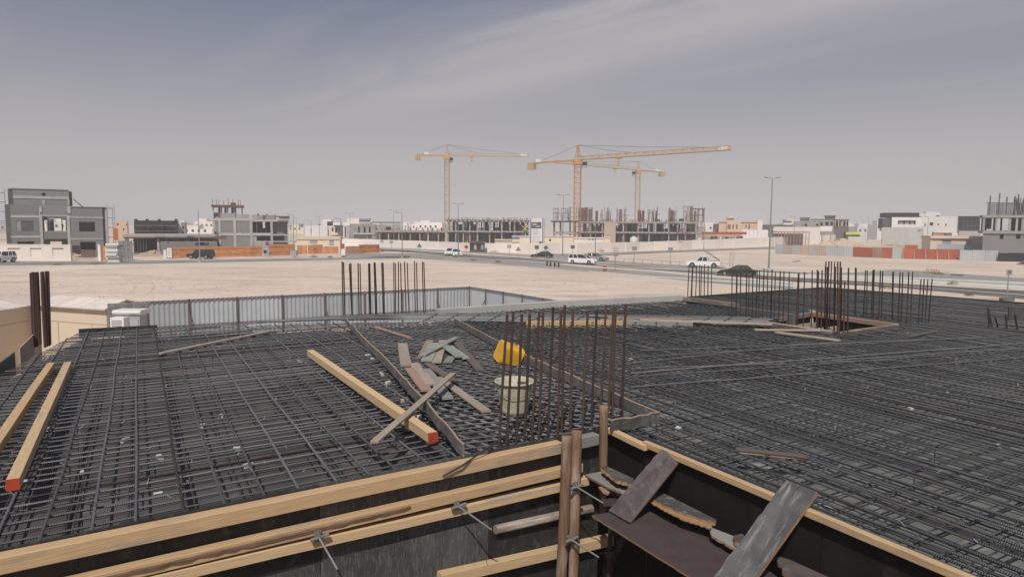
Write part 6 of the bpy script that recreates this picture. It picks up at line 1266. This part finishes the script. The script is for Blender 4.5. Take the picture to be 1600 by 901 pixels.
for k in range(14): q = b0 + Vector((R.uniform(-.45, .45), R.uniform(-.3, .3), R.uniform(.02, .2))); b.beam(q, q + Vector((R.uniform(-.2, .2), .1, R.uniform(-.05, .1))), .12, .03)
tag(b.build('litter_heap', mat('pink_plastic', (.42, .08, .15), .6)), 'small heap of pink plastic litter by the slab edge', 'litter', kind='stuff')
# ================================================================ VEHICLES
def car(kind, label, px, py, rot, paint, L_=4.6, Wd=1.8, H=1.45):
    c = G(px, py, .016); t = thing({'sedan': 'parked_car', 'suv': 'off_road_car', 'mpv': 'estate_car', 'pickup': 'pickup_truck'}[kind], label, {'pickup': 'pickup truck'}.get(kind, 'car'), tuple(c), rad(rot))
    Tm = PM[t.name]; W2_ = Wd / 2; gc = .32 if kind in ('suv', 'pickup') else .22; belt = H * (.60 if kind != 'sedan' else .62)
    def X(f): return (f - .5) * L_
    if kind == 'sedan': low = [(0, gc), (0, belt * .72), (.02, belt * .93), (.16, belt), (.66, belt), (.92, belt * .80), (.985, belt * .62), (1, gc)]; cab = [(.10, .30), (.20, .0)]; g = (.10, .24, .50, .70)
    elif kind == 'suv': low = [(0, gc), (0, belt * .95), (.02, belt), (.70, belt), (.95, belt * .88), (1, belt * .7), (1, gc)]; g = (.01, .05, .60, .73)
    elif kind == 'mpv': low = [(0, gc), (0, belt * .95), (.02, belt), (.74, belt), (.95, belt * .78), (1, belt * .55), (1, gc)]; g = (.01, .05, .56, .78)
    else: low = [(0, gc + .1), (0, belt), (.68, belt), (.94, belt * .92), (1, belt * .72), (1, gc)]; g = (.36, .40, .58, .71)
    def loft(rings, m, nm, smooth=False):
        b = MB(); k = len(rings[0])
        for rg in rings: b.v.extend([Tm @ Vector(p) for p in rg])
        for j in range(len(rings) - 1):
            for i in range(k): i2 = (i + 1) % k; b.face((j * k + i, j * k + i2, (j + 1) * k + i2, (j + 1) * k + i), ((0, 0),) * 4)
        b.face(tuple(range(k - 1, -1, -1)), ((0, 0),) * k); e = (len(rings) - 1) * k; b.face(tuple(range(e, e + k)), ((0, 0),) * k)
        return b.build(nm, M[m], t, smooth=smooth)
    def side(pts, y, s=1.0): zc = belt * .6; return [(X(.5 + (f - .5) * s), y, zc + (z - zc) * (1 - (1 - s) * 2.2)) for f, z in pts]
    loft([side(low, -W2_, .965), side(low, -W2_ + .08), side(low, W2_ - .08), side(low, W2_, .965)], paint, 'body')
    zr = H; zb = belt - .01; y0 = W2_ - .06; y1 = W2_ - .27
    def gh(y, yt, inset=0.0): return [(X(g[0] + inset), y, zb), (X(g[3] - inset), y, zb), (X(g[2]), yt, zr - .05), (X(g[1]), yt, zr - .05)]
    b = MB()
    P = [Tm @ Vector(p) for p in gh(-y0, -y1) + gh(y0, y1)]; b.v.extend(P)
    for f_ in ((0, 1, 2, 3), (7, 6, 5, 4), (1, 5, 6, 2), (4, 0, 3, 7), (3, 2, 6, 7)): b.face(f_, ((0, 0),) * 4)
    b.build('windows', M['glass'], t)
    rf = [(X(g[1]) - .04, zr - .055), (X(g[1]) + .12, zr), (X(g[2]) - .12, zr), (X(g[2]) + .04, zr - .055)]
    loft([[(x, -y1 - .01, z - .01) for x, z in rf], [(x, -y1 + .15, z) for x, z in rf], [(x, y1 - .15, z) for x, z in rf], [(x, y1 + .01, z - .01) for x, z in rf]], paint, 'roof')
    b = MB()
    for s_ in (-1, 1):
        for (fb, ft) in ((g[0], g[1]), (g[3], g[2]), ((g[0] + g[3]) / 2 + .0, (g[1] + g[2]) / 2)) + (() if kind == 'pickup' else (((g[0] * 3 + g[3]) / 4, (g[1] * 3 + g[2]) / 4),)):
            b.beam(Tm @ Vector((X(fb), s_ * (y0 + .005), zb)), Tm @ Vector((X(ft), s_ * (y1 + .005), zr - .04)), .07, .05)
    b.build('pillars', M[paint], t)
    for s_ in (-1, 1):
        for fx in (.18, .81):
            wr = .36 if kind in ('suv', 'pickup') else .31; cx, cy = X(fx), s_ * (W2_ - .09)
            wh = MB().tube([Tm @ Vector((cx, cy - .11, wr)), Tm @ Vector((cx, cy + .11, wr))], wr, 16).build('wheel', M['tyre'], t)
            MB().tube([Tm @ Vector((cx, cy + s_ * .10, wr)), Tm @ Vector((cx, cy + s_ * .125, wr))], wr * .62, 12).build('rim', M['rim'], wh)
            MB().tube([Tm @ Vector((cx, s_ * (W2_ - .3), wr + .05)), Tm @ Vector((cx, s_ * (W2_ + .004), wr + .05))], wr * 1.17, 14).build('wheel_arch', M['plast'], t)
        MB().box(0, 0, 0, 0, 0, 0) if 0 else None
        for (fx, mm, nm) in ((.985, 'lamp', 'headlight'), (.004, 'tail', 'tail_light')):
            p = Vector((X(fx), s_ * (W2_ - .28), belt * .72)); MB().beam(Tm @ (p - Vector((.06, 0, 0))), Tm @ (p + Vector((.045 if fx > .5 else -.02, 0, 0))), .32, .13).build(nm, M[mm], t)
        MB().beam(Tm @ Vector((X(g[3] - .05), s_ * (W2_ + .02), zb + .08)), Tm @ Vector((X(g[3] - .05), s_ * (W2_ + .16), zb + .1)), .1, .13).build('mirror', M[paint], t)
    MB().beam(Tm @ Vector((X(1.0) + .01, -.6, gc + .18)), Tm @ Vector((X(1.0) + .01, .6, gc + .18)), .04, .16).build('grille', M['plast'], t)
    MB().beam(Tm @ Vector((X(1.0) + .03, -.26, gc + .1)), Tm @ Vector((X(1.0) + .03, .26, gc + .1)), .015, .11).build('number_plate', M['white_w'], t)
    if kind == 'pickup':
        bb2 = MB(); bb2.beam(Tm @ Vector((X(.02), 0, belt + .003)), Tm @ Vector((X(.34), 0, belt + .003)), Wd - .3, .01); bb2.build('load_bed', M['plast'], t)
        for s_ in (-1, 1):
            MB().beam(Tm @ Vector((X(.02), s_ * .6, belt)), Tm @ Vector((X(.02), s_ * .6, H + .15)), .06, .06).build('rack_post', M['white_w'], t)
            MB().beam(Tm @ Vector((X(.02), s_ * .6, H + .15)), Tm @ Vector((X(.70), s_ * .6, H + .2)), .06, .06).build('rack_rail', M['white_w'], t)
    return t
car('suv', 'white off road car cut by the left picture edge', 2, 410.0, 262, 'white_p', 4.3, 1.85, 1.8)
car('suv', 'black off road car parked before the long orange hoarding', 314, 404.0, 174, 'black_p', 4.6, 1.85, 1.7)
car('suv', 'white car on the main road beside the lamp, left one of the pair', 704.5, 398.8, 262, 'white_p', 4.4, 1.8, 1.6)
car('sedan', 'white car on the main road beside the lamp, right one of the pair', 712.5, 399.6, 282, 'white_p', 4.4, 1.8, 1.5)
car('sedan', 'low black car near the billboard', 847, 402.6, 168, 'black_p', 4.5, 1.8, 1.35)
car('mpv', 'white estate car driving on the main road below the central crane', 910.5, 412.2, -28, 'white_p', 4.8, 1.85, 1.7)
car('sedan', 'silver saloon just behind the white estate car', 931, 407.2, -30, 'silver_p', 4.6, 1.8, 1.45)
pk = car('pickup', 'white pickup truck carrying ladders on its rack', 1099, 417.6, 158, 'white_p', 5.3, 1.85, 1.75)
car('sedan', 'black saloon on the main road left of the tall lamp', 1151, 430.6, 160, 'black_p', 4.9, 1.85, 1.42)
Tm = PM[pk.name]
for k, s_ in enumerate((-.42, .1)):
    t = thing('ladder', ('grey ladder leaning up from the bed of the white pickup, left one', 'grey ladder leaning up from the bed of the white pickup, right one')[k], 'ladder', tuple(Tm @ Vector((-1.5, s_, 1.2))))
    for e in (0, .38): MB().beam(Tm @ Vector((-2.5, s_ + e, 1.15)), Tm @ Vector((.15, s_ + e, 3.0 - k * .25)), .06, .09).build('rail', M['steel_g'], t)
    for j in range(9): f_ = (j + .5) / 9; MB().tube([Tm @ (Vector((-2.5, s_, 1.15)).lerp(Vector((.15, s_, 3.0 - k * .25)), f_)), Tm @ (Vector((-2.5, s_ + .38, 1.15)).lerp(Vector((.15, s_ + .38, 3.0 - k * .25)), f_))], .022, 5).build('rung', M['steel_g'], t)
# ================================================================ MIDDLE GROUND: FENCE, CABINS, WALL
def corr_fence(P, hgt, label, n, ribs=9):
    a, c = P; t = thing('corrugated_fence', label, 'fence', tuple(a.lerp(c, .5))); d = (c - a) / n; dn = d.normalized(); nn = Vector((dn.y, -dn.x, 0))
    if nn.y > 0: nn = -nn
    for i in range(n):
        p0 = a + d * i + dn * .004; p1 = a + d * (i + 1) - dn * .004; b = MB(); k = ribs * 4; h = hgt + R.uniform(-.015, .015)
        V = [p0.lerp(p1, j / k) + nn * (.0 if (j % 4) in (0, 3) else -.045) for j in range(k + 1)]
        for q in V: b.v.append(q + UP * .04); b.v.append(q + UP * h)
        for j in range(k): b.face((2 * j, 2 * j + 2, 2 * j + 3, 2 * j + 1), ((j * .1, 0), (j * .1 + .1, 0), (j * .1 + .1, 2), (j * .1, 2)))
        b.build('corrugated_sheet', M['fence'], t)
        q = a + d * i + nn * .07; MB().box(q.x - .045, q.x + .045, q.y - .045, q.y + .045, 0, hgt + .02).build('post', M['fence_d'], t)
        for zz in (.78, hgt - .06): MB().beam(p0 + nn * .035 + UP * zz, p1 + nn * .035 + UP * zz, .04, .05).build('rail', M['fence_d'], t)
        if i % 3 == 1: MB().beam(q + nn * .9, q + nn * .05 + UP * 1.5, .05, .05).build('brace', M['fence_d'], t)
    return t
f0 = G(172, 0, 0) if 0 else None
def ztop(px, py, h): p = G(px, py, h); return Vector((p.x, p.y, 0))
A_, B_, C_ = ztop(214, 471.0, 2.25), ztop(735, 447.5, 2.25), ztop(885, 471, 2.25)
corr_fence((A_, B_), 2.25, 'long grey corrugated site fence with brown posts beyond the slab', 8, 10)
corr_fence((B_, C_), 2.25, 'shorter corrugated fence running back from the corner towards the slab', 5, 10)
# block wall piece with single blocks
a = PY(167.5, 473, 28.2); c = PY(233, 470.6, 28.9); hbw = 3.15; a.z = c.z = 0; t = thing('block_wall', 'grey concrete block wall behind the air conditioner beside the cabin', 'wall', tuple(a)); d = (c - a); nbk = 5; dn = d.normalized()
for r in range(15):
    for k in range(nbk + (r % 2)):
        u0 = (k - (.5 if r % 2 else 0)) / nbk; u1 = u0 + 1 / nbk; u0, u1 = max(u0, 0), min(u1, 1)
        p0 = a + d * u0 + dn * .014; p1 = a + d * u1 - dn * .014; z = .105 + r * .21; MB().beam(p0 + UP * z, p1 + UP * z, .18 + R.uniform(0, .012), .185).build('block', M['block'], t)
MB().beam(a + UP * 1.57, c + UP * 1.57, .14, 3.13).build('mortar', M['conc_l'], t)
# beige site cabins, L shaped
def prefab(label, x0, x1, y0, y1, ze, zr, along, X_=None):
    t = thing('prefab_cabin', label, 'cabin', ((x0 + x1) / 2, (y0 + y1) / 2, 0))
    if X_: XF[t.name] = X_
    xm, ym = (x0 + x1) / 2, (y0 + y1) / 2
    MB().box(x0, x1, y0, y1, 0, ze).build('wall', M['beige_w'], t)
    MB().box(x0 - .012, x1 + .012, y0 - .012, y1 + .012, ze - .62, ze - .59).build('trim_line', M['hoard_t'], t)
    n_ = int(((y1 - y0) if along == 'y' else (x1 - x0)) / 1.15)
    for s_ in (0, 1):
        for k in range(n_):
            if along == 'y': ya, yb = y0 - .15 + (y1 - y0 + .3) * k / n_ + .012, y0 - .15 + (y1 - y0 + .3) * (k + 1) / n_ - .012; q = [Vector((x0 - .2 if s_ == 0 else xm, ya, ze if s_ == 0 else zr)), Vector((xm if s_ == 0 else x1 + .2, ya, zr if s_ == 0 else ze)), Vector((xm if s_ == 0 else x1 + .2, yb, zr if s_ == 0 else ze)), Vector((x0 - .2 if s_ == 0 else xm, yb, ze if s_ == 0 else zr))]
            else: xa, xb = x0 - .15 + (x1 - x0 + .3) * k / n_ + .012, x0 - .15 + (x1 - x0 + .3) * (k + 1) / n_ - .012; q = [Vector((xa, y0 - .2 if s_ == 0 else ym, ze if s_ == 0 else zr)), Vector((xb, y0 - .2 if s_ == 0 else ym, ze if s_ == 0 else zr)), Vector((xb, ym if s_ == 0 else y1 + .2, zr if s_ == 0 else ze)), Vector((xa, ym if s_ == 0 else y1 + .2, zr if s_ == 0 else ze))]
            MB().prism([v + UP * .09 for v in q], .06).build('roof_panel', M['roof_w'], t)
    for s_ in (0, 1):
        if along == 'x': xx = x0 + .05 if s_ == 0 else x1 - .05; MB().prism([Vector((xx, y0, ze)), Vector((xx, y1, ze)), Vector((xx, ym, zr))], .08, n=Vector((1, 0, 0))).build('gable', M['beige_w'], t)
        else: yy = y0 + .05 if s_ == 0 else y1 - .05; MB().prism([Vector((x0, yy, ze)), Vector((x1, yy, ze)), Vector((xm, yy, zr))], .08, n=Vector((0, 1, 0))).build('gable', M['beige_w'], t)
    if along == 'x':
        for xx in (x0 + 1.1, x1 - .9): MB().box(xx, xx + .03, y0 - .02, y0 - .005, 0, ze - .6).build('wall_seam', M['hoard_t'], t)
    return t
prefab('long beige prefab cabin running back along the left edge', -24.6, -21.6, 10.0, 31.0, 2.72, 3.06, 'y')
cX = Matrix.Translation(Vector((-18.8, 29.5, 0))) @ Matrix.Rotation(rad(-20), 4, 'Z') @ Matrix.Translation(Vector((18.8, -29.5, 0)))
prefab('short beige prefab cabin with white roof panels right of the thick rusty bars', -21.3, -17.25, 29.5, 31.3, 2.74, 3.06, 'x', cX)
# air conditioner and cabinet
p = PY(188, 491, 27.0); t = thing('air_conditioner', 'white slatted air conditioner unit at the right end of the short cabin', 'air conditioner', (p.x, p.y, 0)); xx, yy = p.x, p.y
MB().box(xx - .42, xx + .12, yy, yy + .4, 1.9, 2.72).build('case', M['white_w'], t)
for k in range(7): MB().box(xx - .36, xx + .04, yy - .02, yy, 2.0 + k * .095, 2.045 + k * .095).build('louvre', M['shutter'], t)
MB().box(xx - .38, xx + .08, yy + .05, yy + .35, 0, 1.9).build('stand', M['steel_g'], t)
p = PY(197, 486, 27.3); t = thing('service_cabinet', 'grey service cabinet with a rounded white lid beside the air conditioner', 'cabinet', (p.x, p.y, 0)); xx, yy = p.x, p.y
MB().box(xx - .02, xx + .48, yy + .1, yy + .8, 0, 2.78).build('case', M['shutter'], t); MB().beam(Vector((xx - .58, yy + .42, 2.88)), Vector((xx + .56, yy + .42, 2.88)), .85, .19, ch=.07).build('lid', M['white_w'], t); MB().box(xx + .04, xx + .42, yy + .07, yy + .1, 1.4, 2.6).build('door', M['hoard_g'], t)
for q_ in (-.5, .5): MB().box(xx + q_ - .03, xx + q_ + .03, yy + .7, yy + .76, 0, 2.79).build('leg', M['steel_g'], t)
# small litter and stones on the sand lot
b = MB()
for k in range(900):
    x = R.uniform(-20, 1250); y = R.uniform(412, 470); p = G(x, y, 0); s = R.uniform(.02, .09); b.beam(p + UP * s * .3, p + Vector((s, s * R.uniform(-1, 1), s * .3)), s, s * .6)
tag(b.build('stones', M['rubble']), kind='stuff')
# ================================================================ AIR
hzm = bpy.data.materials.new('haze'); hzm.use_nodes = True; hn = hzm.node_tree.nodes; hn.clear(); ho = hn.new('ShaderNodeOutputMaterial'); hv = hn.new('ShaderNodeVolumePrincipled')
hv.inputs['Color'].default_value = (.98, .95, .95, 1); hv.inputs['Density'].default_value = .00075; hv.inputs['Anisotropy'].default_value = -.25; hzm.node_tree.links.new(hv.outputs[0], ho.inputs['Volume'])
hb = MB(); hb.box(-4200, 4200, -900, 7200, -2.2, 48); o = hb.build('haze', hzm, origin=Vector((0, 0, 0))); tag(o, kind='stuff')
